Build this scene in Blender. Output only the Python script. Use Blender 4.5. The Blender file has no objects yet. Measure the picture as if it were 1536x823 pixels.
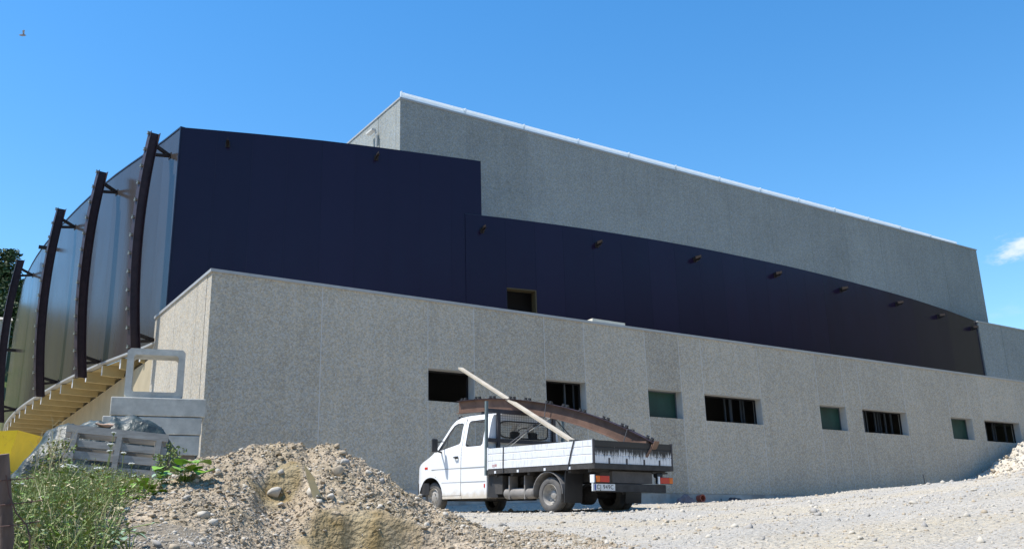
import bpy, bmesh, math, random
import numpy as np
from mathutils import Vector, Matrix, noise
R = math.radians
random.seed(7); rng = np.random.default_rng(7)
S = bpy.context.scene
COL = S.collection

# ------------------------------------------------------------------ camera
cam_d = bpy.data.cameras.new('camera'); cam = bpy.data.objects.new('camera', cam_d); COL.objects.link(cam)
FPX, YAW, PIT, ROL = 1408.86, R(55.986), R(16.363), R(-1.508)
fwd = Vector((math.cos(PIT)*math.cos(YAW), math.cos(PIT)*math.sin(YAW), math.sin(PIT)))
rt0 = Vector((math.sin(YAW), -math.cos(YAW), 0)); up0 = rt0.cross(fwd)
rt = rt0*math.cos(ROL) + up0*math.sin(ROL); up = -rt0*math.sin(ROL) + up0*math.cos(ROL)
cam.matrix_world = Matrix((rt, up, -fwd)).transposed().to_4x4()
cam_d.sensor_width = 36; cam_d.lens = FPX/1536*36
cam_d.clip_start = 0.1; cam_d.clip_end = 3000
S.camera = cam

# ------------------------------------------------------------------ sun, sky, exposure
EL, AZ = R(61), R(161)              # azimuth counted from +X towards +Y
sd = Vector((math.cos(EL)*math.cos(AZ), math.cos(EL)*math.sin(AZ), math.sin(EL)))
sl = bpy.data.lights.new('sun', 'SUN'); sl.energy = 5.0; sl.angle = R(0.53); sl.color = (1, .955, .88)
so = bpy.data.objects.new('sun', sl); COL.objects.link(so)
so.rotation_euler = sd.to_track_quat('Z', 'Y').to_euler()
W = bpy.data.worlds.new('World'); S.world = W; W.use_nodes = True
nt = W.node_tree; bg = nt.nodes['Background']
sky = nt.nodes.new('ShaderNodeTexSky'); sky.sky_type = 'NISHITA'; sky.sun_disc = False
sky.sun_elevation = EL; sky.sun_rotation = math.atan2(sd.x, sd.y)
sky.altitude = 400; sky.air_density = 1.25; sky.dust_density = .15; sky.ozone_density = 2.0
tc = nt.nodes.new('ShaderNodeTexCoord')
bg.inputs['Strength'].default_value = 0.13
S.view_settings.view_transform = 'Standard'; S.view_settings.look = 'None'
S.view_settings.exposure = 0.4; S.view_settings.gamma = 1
S.view_settings.use_curve_mapping = False
# faint summer clouds, placed by direction in the sky itself
def cloud(direction, width, height, strength, prev):
    m = nt.nodes.new('ShaderNodeMapping'); m.vector_type = 'POINT'
    d = Vector(direction).normalized(); a = math.atan2(d.y, d.x)
    m.inputs['Rotation'].default_value = (0, 0, -a)
    nt.links.new(tc.outputs['Generated'], m.inputs['Vector'])
    n = nt.nodes.new('ShaderNodeTexNoise'); n.inputs['Scale'].default_value = 38; n.inputs['Detail'].default_value = 7
    n.inputs['Roughness'].default_value = .62
    m2 = nt.nodes.new('ShaderNodeMapping'); m2.inputs['Scale'].default_value = (.6, .6, 1.5)
    nt.links.new(tc.outputs['Generated'], m2.inputs['Vector']); nt.links.new(m2.outputs[0], n.inputs['Vector'])
    sx = nt.nodes.new('ShaderNodeSeparateXYZ'); nt.links.new(m.outputs[0], sx.inputs[0])
    def M(op, a_, b_=None):
        k = nt.nodes.new('ShaderNodeMath'); k.operation = op
        for i, v in enumerate((a_, b_)):
            if v is None: continue
            if isinstance(v, (int, float)): k.inputs[i].default_value = v
            else: nt.links.new(v, k.inputs[i])
        return k.outputs[0]
    yy = M('DIVIDE', sx.outputs['Y'], width); tilt = M('MULTIPLY', sx.outputs['Y'], -.35)
    zz = M('DIVIDE', M('SUBTRACT', M('SUBTRACT', sx.outputs['Z'], d.z), tilt), height)
    r2 = M('ADD', M('MULTIPLY', yy, yy), M('MULTIPLY', zz, zz))
    mask = M('SUBTRACT', 1.0, r2); mask = M('ADD', mask, M('MULTIPLY', M('SUBTRACT', n.outputs['Fac'], .56), 5.0))
    mr = nt.nodes.new('ShaderNodeMapRange'); mr.interpolation_type = 'SMOOTHSTEP'
    mr.inputs['From Min'].default_value = 0; mr.inputs['From Max'].default_value = 1.6
    mr.inputs['To Max'].default_value = strength
    inb = M('GREATER_THAN', M('SUBTRACT', 2.2, r2), 0.0); front = M('GREATER_THAN', sx.outputs['X'], 0.0)
    nt.links.new(mask, mr.inputs['Value'])
    fac = M('MULTIPLY', M('MULTIPLY', mr.outputs[0], inb), front)
    mx = nt.nodes.new('ShaderNodeMix'); mx.data_type = 'RGBA'
    nt.links.new(fac, mx.inputs['Factor']); nt.links.new(prev, mx.inputs['A'])
    mx.inputs['B'].default_value = (5.2, 5.8, 7.0, 1)
    return mx.outputs['Result']
def pix(px, py):
    return (rt*((px-768)/FPX) - up*((py-411.5)/FPX) + fwd).normalized()
hsv = nt.nodes.new('ShaderNodeHueSaturation'); hsv.inputs['Saturation'].default_value = 1.36; hsv.inputs['Value'].default_value = 1.28
nt.links.new(sky.outputs[0], hsv.inputs['Color'])
o_ = cloud(pix(1540, 360), .050, .019, .95, hsv.outputs[0])
o_ = cloud(pix(1497, 470), .03, .012, .18, o_)
nt.links.new(o_, bg.inputs['Color'])

# ------------------------------------------------------------------ helpers
def tag(o, label=None, cat=None, group=None, kind=None):
    if label: o['label'] = label
    if cat: o['category'] = cat
    if group: o['group'] = group
    if kind: o['kind'] = kind
    return o
def empty(name, loc=(0, 0, 0), label=None, cat=None, group=None):
    o = bpy.data.objects.new(name, None); COL.objects.link(o); o.location = loc
    o.empty_display_size = .2
    return tag(o, label, cat, group)
class MB:
    def __init__(s): s.v = []; s.f = []; s.m = []; s.t = []
    def face(s, idx, m=0, t=.5): s.f.append(tuple(idx)); s.m.append(m); s.t.append(t)
    def poly(s, pts, m=0, t=.5):
        n = len(s.v); s.v += [tuple(p) for p in pts]; s.face(range(n, n+len(pts)), m, t)
    def hexa(s, p, m=0, t=.5):      # p: 4 bottom + 4 top points, same winding
        n = len(s.v); s.v += [tuple(q) for q in p]
        for q in ((3,2,1,0),(4,5,6,7),(0,1,5,4),(1,2,6,5),(2,3,7,6),(3,0,4,7)):
            s.face([n+i for i in q], m, t)
    def box(s, x0, x1, y0, y1, z0, z1, m=0, t=.5):
        s.hexa([(x0,y0,z0),(x1,y0,z0),(x1,y1,z0),(x0,y1,z0),(x0,y0,z1),(x1,y0,z1),(x1,y1,z1),(x0,y1,z1)], m, t)
    def bar(s, a, b, w, h, m=0, upv=(0,0,1)):
        a = Vector(a); b = Vector(b); d = (b-a).normalized(); u = Vector(upv)
        if abs(d.dot(u)) > .98: u = Vector((1,0,0))
        r = d.cross(u).normalized(); u = r.cross(d).normalized()
        s.hexa([a-r*w/2-u*h/2, a+r*w/2-u*h/2, b+r*w/2-u*h/2, b-r*w/2-u*h/2,
                a-r*w/2+u*h/2, a+r*w/2+u*h/2, b+r*w/2+u*h/2, b-r*w/2+u*h/2], m)
    def tube(s, pts, r, n=8, m=0, cap=True):
        pts = [Vector(p) for p in pts]; rr = r if isinstance(r, (list, tuple)) else [r]*len(pts)
        base = len(s.v)
        for i, p in enumerate(pts):
            d = (pts[min(i+1, len(pts)-1)] - pts[max(i-1, 0)]).normalized()
            u = Vector((0,0,1)) if abs(d.z) < .9 else Vector((1,0,0))
            a = d.cross(u).normalized(); b = a.cross(d)
            for k in range(n):
                th = 2*math.pi*k/n; s.v.append(tuple(p + (a*math.cos(th)+b*math.sin(th))*rr[i]))
        for i in range(len(pts)-1):
            for k in range(n):
                k2 = (k+1) % n
                s.face((base+i*n+k, base+i*n+k2, base+(i+1)*n+k2, base+(i+1)*n+k), m)
        if cap:
            s.face([base+k for k in range(n)][::-1], m); s.face([base+(len(pts)-1)*n+k for k in range(n)], m)
    def lathe(s, c, axis, prof, n=32, m=0):   # prof: (along, radius)
        c = Vector(c); ax = Vector(axis).normalized(); u = Vector((0,0,1)) if abs(ax.z) < .9 else Vector((1,0,0))
        a = ax.cross(u).normalized(); b = a.cross(ax); base = len(s.v)
        for (l, r) in prof:
            for k in range(n):
                th = 2*math.pi*k/n; s.v.append(tuple(c+ax*l+(a*math.cos(th)+b*math.sin(th))*r))
        for i in range(len(prof)-1):
            for k in range(n):
                k2 = (k+1) % n; s.face((base+i*n+k, base+(i+1)*n+k, base+(i+1)*n+k2, base+i*n+k2), m)
    def extr(s, prof, fr, to, m=0):            # prof: list of 3-D points, offset vectors fr and to
        n = len(prof); base = len(s.v); fr = Vector(fr); to = Vector(to)
        s.v += [tuple(Vector(p)+fr) for p in prof] + [tuple(Vector(p)+to) for p in prof]
        s.face([base+i for i in range(n)][::-1], m); s.face([base+n+i for i in range(n)], m)
        for i in range(n):
            j = (i+1) % n; s.face((base+i, base+j, base+n+j, base+n+i), m)
    def build(s, name, mats, parent=None, smooth=False, M=None, bevel=0, tone=False, recalc=True):
        me = bpy.data.meshes.new(name); me.from_pydata(s.v, [], s.f)
        if not isinstance(mats, (list, tuple)): mats = [mats]
        for q in mats: me.materials.append(q)
        me.polygons.foreach_set('material_index', s.m)
        if tone:
            at = me.attributes.new('tone', 'FLOAT', 'FACE'); at.data.foreach_set('value', s.t)
        if M is not None: me.transform(M)
        me.update()
        if recalc:
            bm = bmesh.new(); bm.from_mesh(me); bmesh.ops.recalc_face_normals(bm, faces=bm.faces); bm.to_mesh(me); bm.free()
        if smooth:
            me.polygons.foreach_set('use_smooth', [True]*len(me.polygons))
            if smooth != 'all':
                try: me.set_sharp_from_angle(angle=R(smooth if smooth is not True else 35))
                except Exception: pass
        o = bpy.data.objects.new(name, me); COL.objects.link(o)
        if parent: o.parent = parent; o.matrix_parent_inverse = parent.matrix_world.inverted() if False else Matrix()
        if bevel:
            b = o.modifiers.new('bevel', 'BEVEL'); b.width = bevel; b.segments = 2; b.limit_method = 'ANGLE'; b.angle_limit = R(40)
        return o
def copy_tree(o, parent=None):
    c = o.copy(); COL.objects.link(c); c.parent = parent
    for ch in list(o.children): copy_tree(ch, c)
    return c

# ------------------------------------------------------------------ materials
MATS = {}
def mat(name, col, rough=.7, metal=0, var=.0, vscale=4, col2=None, mixscale=3, mixlo=.45, mixhi=.6, bump=0, bscale=40, spec=.5, stretch=(1,1,1), alpha=1, coat=0, detail=5):
    m = bpy.data.materials.new(name); m.use_nodes = True; n = m.node_tree.nodes; l = m.node_tree.links
    b = n['Principled BSDF']; b.inputs['Roughness'].default_value = rough; b.inputs['Metallic'].default_value = metal
    b.inputs['Specular IOR Level'].default_value = spec; b.inputs['Alpha'].default_value = alpha
    b.inputs['Coat Weight'].default_value = coat
    t = n.new('ShaderNodeTexCoord'); mp = n.new('ShaderNodeMapping'); mp.inputs['Scale'].default_value = stretch
    l.new(t.outputs['Object'], mp.inputs[0])
    c = n.new('ShaderNodeRGB'); c.outputs[0].default_value = (*col, 1); cur = c.outputs[0]
    if col2:
        q = n.new('ShaderNodeTexNoise'); q.inputs['Scale'].default_value = mixscale; q.inputs['Detail'].default_value = detail; q.inputs['Roughness'].default_value = .6
        l.new(mp.outputs[0], q.inputs['Vector'])
        r = n.new('ShaderNodeMapRange'); r.inputs['From Min'].default_value = mixlo; r.inputs['From Max'].default_value = mixhi; l.new(q.outputs['Fac'], r.inputs['Value'])
        x = n.new('ShaderNodeMix'); x.data_type = 'RGBA'; l.new(r.outputs[0], x.inputs['Factor']); l.new(cur, x.inputs['A']); x.inputs['B'].default_value = (*col2, 1); cur = x.outputs['Result']
    if var:
        q = n.new('ShaderNodeTexNoise'); q.inputs['Scale'].default_value = vscale; q.inputs['Detail'].default_value = 6; q.inputs['Roughness'].default_value = .65
        l.new(mp.outputs[0], q.inputs['Vector'])
        r = n.new('ShaderNodeMapRange'); r.inputs['From Min'].default_value = .3; r.inputs['From Max'].default_value = .7
        r.inputs['To Min'].default_value = 1-var; r.inputs['To Max'].default_value = 1+var; l.new(q.outputs['Fac'], r.inputs['Value'])
        h = n.new('ShaderNodeVectorMath'); h.operation = 'SCALE'; l.new(cur, h.inputs[0]); l.new(r.outputs[0], h.inputs['Scale']); cur = h.outputs[0]
    l.new(cur, b.inputs['Base Color'])
    if bump:
        q = n.new('ShaderNodeTexNoise'); q.inputs['Scale'].default_value = bscale; q.inputs['Detail'].default_value = 5; l.new(mp.outputs[0], q.inputs['Vector'])
        bb = n.new('ShaderNodeBump'); bb.inputs['Strength'].default_value = 1; bb.inputs['Distance'].default_value = bump
        l.new(q.outputs['Fac'], bb.inputs['Height']); l.new(bb.outputs[0], b.inputs['Normal'])
    MATS[name] = m; return m
def nodes_of(m): return m.node_tree.nodes, m.node_tree.links, m.node_tree.nodes['Principled BSDF']

def pebble_mat(name, base, amp=.5):
    """washed-aggregate concrete: voronoi grains of many tones, big soft weathering, per-panel tone"""
    m = bpy.data.materials.new(name); m.use_nodes = True; n, l, b = nodes_of(m); b.inputs['Roughness'].default_value = .9
    b.inputs['Specular IOR Level'].default_value = .25
    t = n.new('ShaderNodeTexCoord')
    v1 = n.new('ShaderNodeTexVoronoi'); v1.inputs['Scale'].default_value = 26; l.new(t.outputs['Object'], v1.inputs['Vector'])
    v2 = n.new('ShaderNodeTexVoronoi'); v2.inputs['Scale'].default_value = 60; l.new(t.outputs['Object'], v2.inputs['Vector'])
    s1 = n.new('ShaderNodeSeparateColor'); l.new(v1.outputs['Color'], s1.inputs[0])
    s2 = n.new('ShaderNodeSeparateColor'); l.new(v2.outputs['Color'], s2.inputs[0])
    big = n.new('ShaderNodeTexNoise'); big.inputs['Scale'].default_value = .55; big.inputs['Detail'].default_value = 5; big.inputs['Roughness'].default_value = .6; l.new(t.outputs['Object'], big.inputs['Vector'])
    mp = n.new('ShaderNodeMapping'); mp.inputs['Scale'].default_value = (3.5, 3.5, .22); l.new(t.outputs['Object'], mp.inputs[0])
    st = n.new('ShaderNodeTexNoise'); st.inputs['Scale'].default_value = 1.2; st.inputs['Detail'].default_value = 6; l.new(mp.outputs[0], st.inputs['Vector'])
    a = n.new('ShaderNodeAttribute'); a.attribute_name = 'tone'
    def M(op, x, y):
        k = n.new('ShaderNodeMath'); k.operation = op
        for i, q in enumerate((x, y)):
            if isinstance(q, (int, float)): k.inputs[i].default_value = q
            else: l.new(q, k.inputs[i])
        return k.outputs[0]
    g = M('ADD', M('MULTIPLY', M('SUBTRACT', s1.outputs[0], .5), amp), M('MULTIPLY', M('SUBTRACT', s2.outputs[1], .5), amp*.8))
    g = M('ADD', g, M('MULTIPLY', M('SUBTRACT', big.outputs['Fac'], .5), .35))
    g = M('ADD', g, M('MULTIPLY', M('SUBTRACT', st.outputs['Fac'], .5), .22))
    g = M('ADD', g, M('MULTIPLY', M('SUBTRACT', a.outputs['Fac'], .5), .34))
    g = M('ADD', g, 1.0)
    mx = n.new('ShaderNodeMix'); mx.data_type = 'RGBA'; l.new(s1.outputs[2], mx.inputs['Factor'])
    mx.inputs['A'].default_value = (base[0]*1.07, base[1]*.99, base[2]*.88, 1); mx.inputs['B'].default_value = (base[0]*.94, base[1]*1.0, base[2]*1.1, 1)
    sc = n.new('ShaderNodeVectorMath'); sc.operation = 'SCALE'; l.new(mx.outputs['Result'], sc.inputs[0]); l.new(g, sc.inputs['Scale'])
    l.new(sc.outputs[0], b.inputs['Base Color'])
    bp = n.new('ShaderNodeBump'); bp.inputs['Distance'].default_value = .008; bp.inputs['Strength'].default_value = .8
    l.new(v1.outputs['Distance'], bp.inputs['Height']); bp.invert = True; l.new(bp.outputs[0], b.inputs['Normal'])
    return m
M_peb = pebble_mat('washed_aggregate_concrete', (.42, .385, .318), .35)
M_peb2 = pebble_mat('washed_aggregate_upper', (.275, .292, .278), .34)
M_smooth = mat('smooth_concrete', (.50, .49, .46), .85, var=.12, vscale=2.5, bump=.002, bscale=60, spec=.3)
M_seam = mat('sealant_joint', (.50, .51, .51), .6, var=.1)
M_cream = mat('cream_concrete', (.40, .34, .23), .85, var=.12, vscale=1.5, bump=.002, spec=.3)
M_beamc = mat('precast_beam_concrete', (.41, .325, .165), .85, var=.12, vscale=2.0, bump=.002, spec=.3)
M_foot = mat('foundation_concrete', (.40, .39, .36), .9, var=.2, vscale=1.6, bump=.004, col2=(.30,.28,.25), mixscale=1.3)
M_cap = mat('galvanised_cap', (.40, .40, .39), .5, metal=.2, var=.08)
M_capw = mat('white_flashing', (.80, .82, .84), .4, metal=.1, var=.04)
M_dark = mat('dark_interior', (.012, .012, .014), .95)  # near-black colour holds the interior shade; window frames share it
M_int = mat('interior_plaster', (.10, .10, .10), .9)
M_stud = mat('metal_stud', (.085, .10, .12), .5, metal=.2)
M_green = mat('green_sheet', (.004, .034, .024), .5, var=.5, vscale=1.4)
M_rust = mat('oxide_primer_steel', (.032, .018, .022), .55, var=.35, vscale=6, spec=.4)
M_rustb = mat('brown_primer_steel', (.17, .10, .07), .6, var=.18, vscale=5, col2=(.12,.07,.05), mixscale=2, spec=.35)
M_steel = mat('dull_bracket_steel', (.035, .027, .024), .55, metal=.4, var=.3, vscale=12)
M_cleat = mat('grey_cleat_steel', (.25, .27, .24), .5, metal=.5, var=.3, vscale=15)

def panel_mat(name='glossy_navy_panel', base=(.015, .0095, .028), spec=.25, met=0):
    m = bpy.data.materials.new(name); m.use_nodes = True; n, l, b = nodes_of(m)
    ta = n.new('ShaderNodeAttribute'); ta.attribute_name = 'tone'; tr_ = n.new('ShaderNodeMapRange'); tr_.inputs['To Min'].default_value = .85; tr_.inputs['To Max'].default_value = 1.15; l.new(ta.outputs['Fac'], tr_.inputs['Value']); vsc = n.new('ShaderNodeVectorMath'); vsc.operation = 'SCALE'; vsc.inputs[0].default_value = base; l.new(tr_.outputs[0], vsc.inputs['Scale']); l.new(vsc.outputs[0], b.inputs['Base Color']); b.inputs['Roughness'].default_value = .17
    b.inputs['Specular IOR Level'].default_value = spec; b.inputs['Metallic'].default_value = met
    t = n.new('ShaderNodeTexCoord')
    nz = n.new('ShaderNodeTexNoise'); nz.inputs['Scale'].default_value = .9; nz.inputs['Detail'].default_value = 3
    mp = n.new('ShaderNodeMapping'); mp.inputs['Scale'].default_value = (1.2, 1.2, .4); l.new(t.outputs['Object'], mp.inputs[0]); l.new(mp.outputs[0], nz.inputs['Vector'])
    bp = n.new('ShaderNodeBump'); bp.inputs['Distance'].default_value = .012; bp.inputs['Strength'].default_value = .5
    l.new(nz.outputs['Fac'], bp.inputs['Height']); l.new(bp.outputs[0], b.inputs['Normal'])
    q = n.new('ShaderNodeTexNoise'); q.inputs['Scale'].default_value = 2.2; q.inputs['Detail'].default_value = 8
    l.new(mp.outputs[0], q.inputs['Vector'])
    r = n.new('ShaderNodeMapRange'); r.inputs['To Min'].default_value = .12; r.inputs['To Max'].default_value = .27; l.new(q.outputs['Fac'], r.inputs['Value']); l.new(r.outputs[0], b.inputs['Roughness'])
    return m
M_panel = panel_mat(); M_flank = panel_mat('sunlit_flank_panel', (.058, .050, .047), .26, .15)  # flank is the navy panel again, sunlit silver look put in its colour
M_pseam = mat('panel_joint', (.012, .012, .02), .5)
M_trim = mat('panel_edge_trim', (.025, .027, .05), .35, metal=.2)
M_yframe = mat('raw_opening_edge', (.07, .052, .022), .7)

# ------------------------------------------------------------------ terrain
def lerp_tab(tab, h):
    if h <= tab[0][0]: return tab[0][1]
    for (a, za), (b, zb) in zip(tab, tab[1:]):
        if h <= b: return za + (zb-za)*(h-a)/(b-a)
    return tab[-1][1]
def sm(x): x = max(0., min(1., x)); return x*x*(3-2*x)
TR = [(0,-1.62),(2,-1.25),(4,-.72),(6,-.24),(8,.0),(11,.26),(14,.47),(17.1,.63),(20,.78),(24,.93),(30,1.06),(45,1.3),(90,1.6),(400,2)]
TL = [(0,-1.62),(2,-1.2),(4,-.45),(5.5,.02),(7,.28),(9,.52),(13,1.0),(20,1.35),(30,1.5),(60,2.2),(400,3)]
def ground_z(x, y):
    h = math.hypot(x, y); az = math.degrees(math.atan2(y, x))
    if az < -90: az += 360
    zr = lerp_tab(TR, h)
    wr = sm((az-20)/9)*sm((47-az)/18) if az < 47 else 0
    if az <= 47:
        k = lerp_tab([(-30,.2),(20,1.0),(28,1.0),(31.5,.58),(35,.42),(42,.10),(47,0)], az)
        zr += 1.22*k*(min(h, 60)/43)**1.6
    zl = lerp_tab(TL, h); wl = sm((az-68)/8)
    if az > 150: wl = 1-sm((az-150)/60)
    z = zr + (zl-zr)*wl
    if 20 < y < 24 and x < 40: z += .2*sm((y-20)/1.0)*(1-wl)
    # wooded hillside beyond the far left end and a bank to the right, both well away from the site
    if az > 76: z += 26*sm((h-55)/65)*sm((az-76)/6)*(1-sm((az-200)/40))
    if az < 24: z += 9*sm((h-45)/50)*sm((22-az)/10) + 95*sm((h-110)/280)*sm((24-az)/5)
    if az > 200: z += 95*sm((h-110)/280)*sm((az-200)/30)
    n1 = noise.noise(Vector(((x*.9+y*.44)*.12, (y*.9-x*.44)*.95, 5)))*.085 + noise.noise(Vector((x*.35, y*.35, 3)))*.05 + noise.noise(Vector((x*1.3, y*1.3, 9)))*.018
    flat = 1-.8*math.exp(-(((x-10.3)/2.2)**2+((y-15.5)/4.5)**2))
    return z + n1*flat*min(1, h/6)
def make_ground():
    hs = [0.0] + list(np.geomspace(.5, 3, 10)) + list(np.linspace(3.15, 30, 190)) + list(np.geomspace(30.5, 70, 40)) + list(np.geomspace(75, 900, 40))
    az = list(np.arange(22, 96, .3)) + list(np.arange(96, 382, 3.0))
    vs = []; fs = []
    na = len(az)
    for h in hs:
        for a in az:
            x = h*math.cos(R(a)); y = h*math.sin(R(a)); vs.append((x, y, ground_z(x, y)))
    for i in range(len(hs)-1):
        for k in range(na):
            k2 = (k+1) % na
            fs.append((i*na+k, (i+1)*na+k, (i+1)*na+k2, i*na+k2) if i else (0*na+k, (i+1)*na+k, (i+1)*na+k2))
    me = bpy.data.meshes.new('gravel_ground'); me.from_pydata(vs, [], fs); me.update()
    bm = bmesh.new(); bm.from_mesh(me); bmesh.ops.remove_doubles(bm, verts=bm.verts, dist=1e-4)
    bmesh.ops.recalc_face_normals(bm, faces=bm.faces); bm.to_mesh(me); bm.free()
    me.polygons.foreach_set('use_smooth', [True]*len(me.polygons))
    return me
m = bpy.data.materials.new('gravel_ground'); m.use_nodes = True; n, l, b = nodes_of(m); b.inputs['Roughness'].default_value = .95; b.inputs['Specular IOR Level'].default_value = .15
t = n.new('ShaderNodeTexCoord')
def tex(kind, scale, src=None, **kw):
    q = n.new(kind); q.inputs['Scale'].default_value = scale
    for k, v in kw.items(): q.inputs[k].default_value = v
    l.new((src or t.outputs['Object']), q.inputs['Vector']); return q
def ramp(src, lo, hi, a=0, b_=1):
    q = n.new('ShaderNodeMapRange'); q.inputs['From Min'].default_value = lo; q.inputs['From Max'].default_value = hi
    q.inputs['To Min'].default_value = a; q.inputs['To Max'].default_value = b_; l.new(src, q.inputs['Value']); return q.outputs[0]
def mixc(f, A, B):
    q = n.new('ShaderNodeMix'); q.data_type = 'RGBA'
    if isinstance(f, float): q.inputs['Factor'].default_value = f
    else: l.new(f, q.inputs['Factor'])
    for k, v in (('A', A), ('B', B)):
        if isinstance(v, tuple): q.inputs[k].default_value = (*v, 1)
        else: l.new(v, q.inputs[k])
    return q.outputs['Result']
vor = tex('ShaderNodeTexVoronoi', 22); vs2 = tex('ShaderNodeTexVoronoi', 55)
sp = n.new('ShaderNodeSeparateColor'); l.new(vor.outputs['Color'], sp.inputs[0])
sp2 = n.new('ShaderNodeSeparateColor'); l.new(vs2.outputs['Color'], sp2.inputs[0])
pat = tex('ShaderNodeTexNoise', .45, Detail=6.0, Roughness=.6); fine = tex('ShaderNodeTexNoise', 9, Detail=8.0, Roughness=.7)
c1 = mixc(ramp(pat.outputs['Fac'], .4, .6), (.56, .495, .40), (.56, .465, .32))
trk = n.new('ShaderNodeMapping'); trk.inputs['Rotation'].default_value = (0, 0, R(-26)); trk.inputs['Scale'].default_value = (.10, .9, 1); l.new(t.outputs['Object'], trk.inputs[0])
tn_ = tex('ShaderNodeTexNoise', 1.0, trk.outputs[0], Detail=5.0, Roughness=.55); c1 = mixc(ramp(tn_.outputs['Fac'], .42, .62, 0, .85), c1, (.47, .435, .38)); c1 = mixc(ramp(tn_.outputs['Fac'], .56, .44, .0, .0) if False else ramp(tn_.outputs['Fac'], .30, .44, .7, 0), c1, (.60, .50, .34))
c1 = mixc(ramp(sp.outputs[0], 0, 1, 0, .6), c1, (.34, .32, .28)); c1 = mixc(ramp(sp2.outputs[1], .6, 1, 0, .5), c1, (.62, .59, .53))
c1 = mixc(ramp(fine.outputs['Fac'], .52, .75, 0, .5), c1, (.36, .32, .26))
# grass beyond the site
geo = n.new('ShaderNodeVectorMath'); geo.operation = 'LENGTH'; l.new(t.outputs['Object'], geo.inputs[0])
far = ramp(geo.outputs['Value'], 48, 62); sx = n.new('ShaderNodeSeparateXYZ'); l.new(t.outputs['Object'], sx.inputs[0])
lm_ = ramp(sx.outputs['X'], 3.0, 4.2, 1, 0); lm2 = ramp(geo.outputs['Value'], 13, 18, 1, 0); mm_ = n.new('ShaderNodeMath'); mm_.operation = 'MULTIPLY'; l.new(lm_, mm_.inputs[0]); l.new(lm2, mm_.inputs[1]); c1 = mixc(mm_.outputs[0], c1, mixc(ramp(fine.outputs['Fac'], .4, .65), (.33, .28, .21), (.20, .165, .12)))
gcol = mixc(ramp(pat.outputs['Fac'], .35, .65), (.07, .11, .03), (.16, .14, .07)); gcol = mixc(ramp(geo.outputs['Value'], 90, 130), gcol, mixc(ramp(pat.outputs['Fac'], .4, .6), (.045, .06, .025), (.085, .075, .045)))
c1 = mixc(far, c1, gcol)
l.new(c1, b.inputs['Base Color'])
bp = n.new('ShaderNodeBump'); bp.inputs['Distance'].default_value = .02; l.new(vor.outputs['Distance'], bp.inputs['Height']); bp.invert = True
bp2 = n.new('ShaderNodeBump'); bp2.inputs['Distance'].default_value = .05; l.new(fine.outputs['Fac'], bp2.inputs['Height']); l.new(bp.outputs[0], bp2.inputs['Normal']); l.new(bp2.outputs[0], b.inputs['Normal'])
g = bpy.data.objects.new('gravel_ground', make_ground()); COL.objects.link(g); g.data.materials.append(m); tag(g, kind='structure')

# ------------------------------------------------------------------ the building
YW, X0, ZT = 21.0, 5.845, 6.38
hall = empty('industrial_hall', (X0, YW, 1.2), 'large unfinished industrial hall with grey aggregate concrete walls and dark navy panel cladding', 'building')
HM = Matrix.Translation((-X0, -YW, -1.2))
def hb(mb, name, mats, parent=hall, **kw):
    return mb.build(name, mats, parent, M=HM if parent is hall or parent.parent is hall else HM, **kw)
# front wall of the low block: panels between joints, windows where the photo has them
wins = [(11.49,12.89,'w'),(15.21,16.62,'b'),(18.97,20.36,'g'),(21.31,23.90,'b'),(26.80,28.21,'g'),(29.12,31.74,'b'),(34.57,36.03,'g'),(36.88,39.50,'b')]
ZW0, ZW1, TH, ZB = 3.72, 4.575, .36, 1.50
cuts = [X0, 8.53, 11.49]
xs = [X0, 8.56]
for a, b_, k in wins: xs += [a, b_]
xs += [42.3, 45.1, 48]
wall = MB(); seam = MB()
for i, (a, b_) in enumerate(zip(xs, xs[1:])):
    win = [w for w in wins if abs(w[0]-a) < .01]
    tn = rng.uniform(.25, .75); e = .009
    if win:
        wall.box(a+e, b_-e, YW, YW+TH, ZB, ZW0, 0, tn); wall.box(a+e, b_-e, YW, YW+TH, ZW1, ZT-.05, 0, tn)
        # smooth cast reveals, a few millimetres inside the opening
        wall.box(a-.004, a+e, YW+.004, YW+TH, ZW0, ZW1, 1); wall.box(b_-e, b_+.004, YW+.004, YW+TH, ZW0, ZW1, 1)
        wall.box(a+e+.002, b_-e-.002, YW+.004, YW+TH-.004, ZW1-.012, ZW1-.001, 1)
    else:
        wall.box(a+e, b_-e, YW, YW+TH, ZB, ZT-.05, 0, tn)
for a in xs[1:-1]:
    inwin = any(abs(w[0]-a) < .01 or abs(w[1]-a) < .01 for w in wins)
    if inwin: wall.box(a-e, a+e, YW+.002, YW+.05, ZB, ZW0-.001, 2); wall.box(a-e, a+e, YW+.002, YW+.05, ZW1+.001, ZT-.05, 2)
    else: wall.box(a-e, a+e, YW+.002, YW+.05, ZB, ZT-.05, 2)
# left side of the low block
ys = [YW+TH, 22.1, 24.1, 26.2]
sidey = [YW+.0, 22.1, 24.1, 26.2]
for a, b_ in zip(ys, ys[1:]):
    tn = rng.uniform(.4, .6)
    if a < 23 and b_ > 23:   # bay with the side window
        wall.box(X0, X0+TH, a+e, 23.0, .4, ZT-.05, 0, tn); wall.box(X0, X0+TH, 23.0, b_-e, 3.35, ZT-.05, 0, tn); wall.box(X0, X0+TH, 23.0, b_-e, .4, 2.5, 0, tn)
    else: wall.box(X0, X0+TH, a+e, b_-e, .4, ZT-.05, 0, tn)
for a in ys[1:-1]: wall.box(X0+.006, X0+.05, a-e, a+e, 3.4, ZT-.05, 2)
wall.box(X0+.0, 8.56-.01, YW+.0015, YW+TH-.0015, .4, ZB, 0, .5)
ow = hb(wall, 'lower_wall', [M_peb, M_smooth, M_seam], tone=True, recalc=True)
tag(ow, 'long low wall of grey washed aggregate concrete panels with eight small windows')
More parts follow.
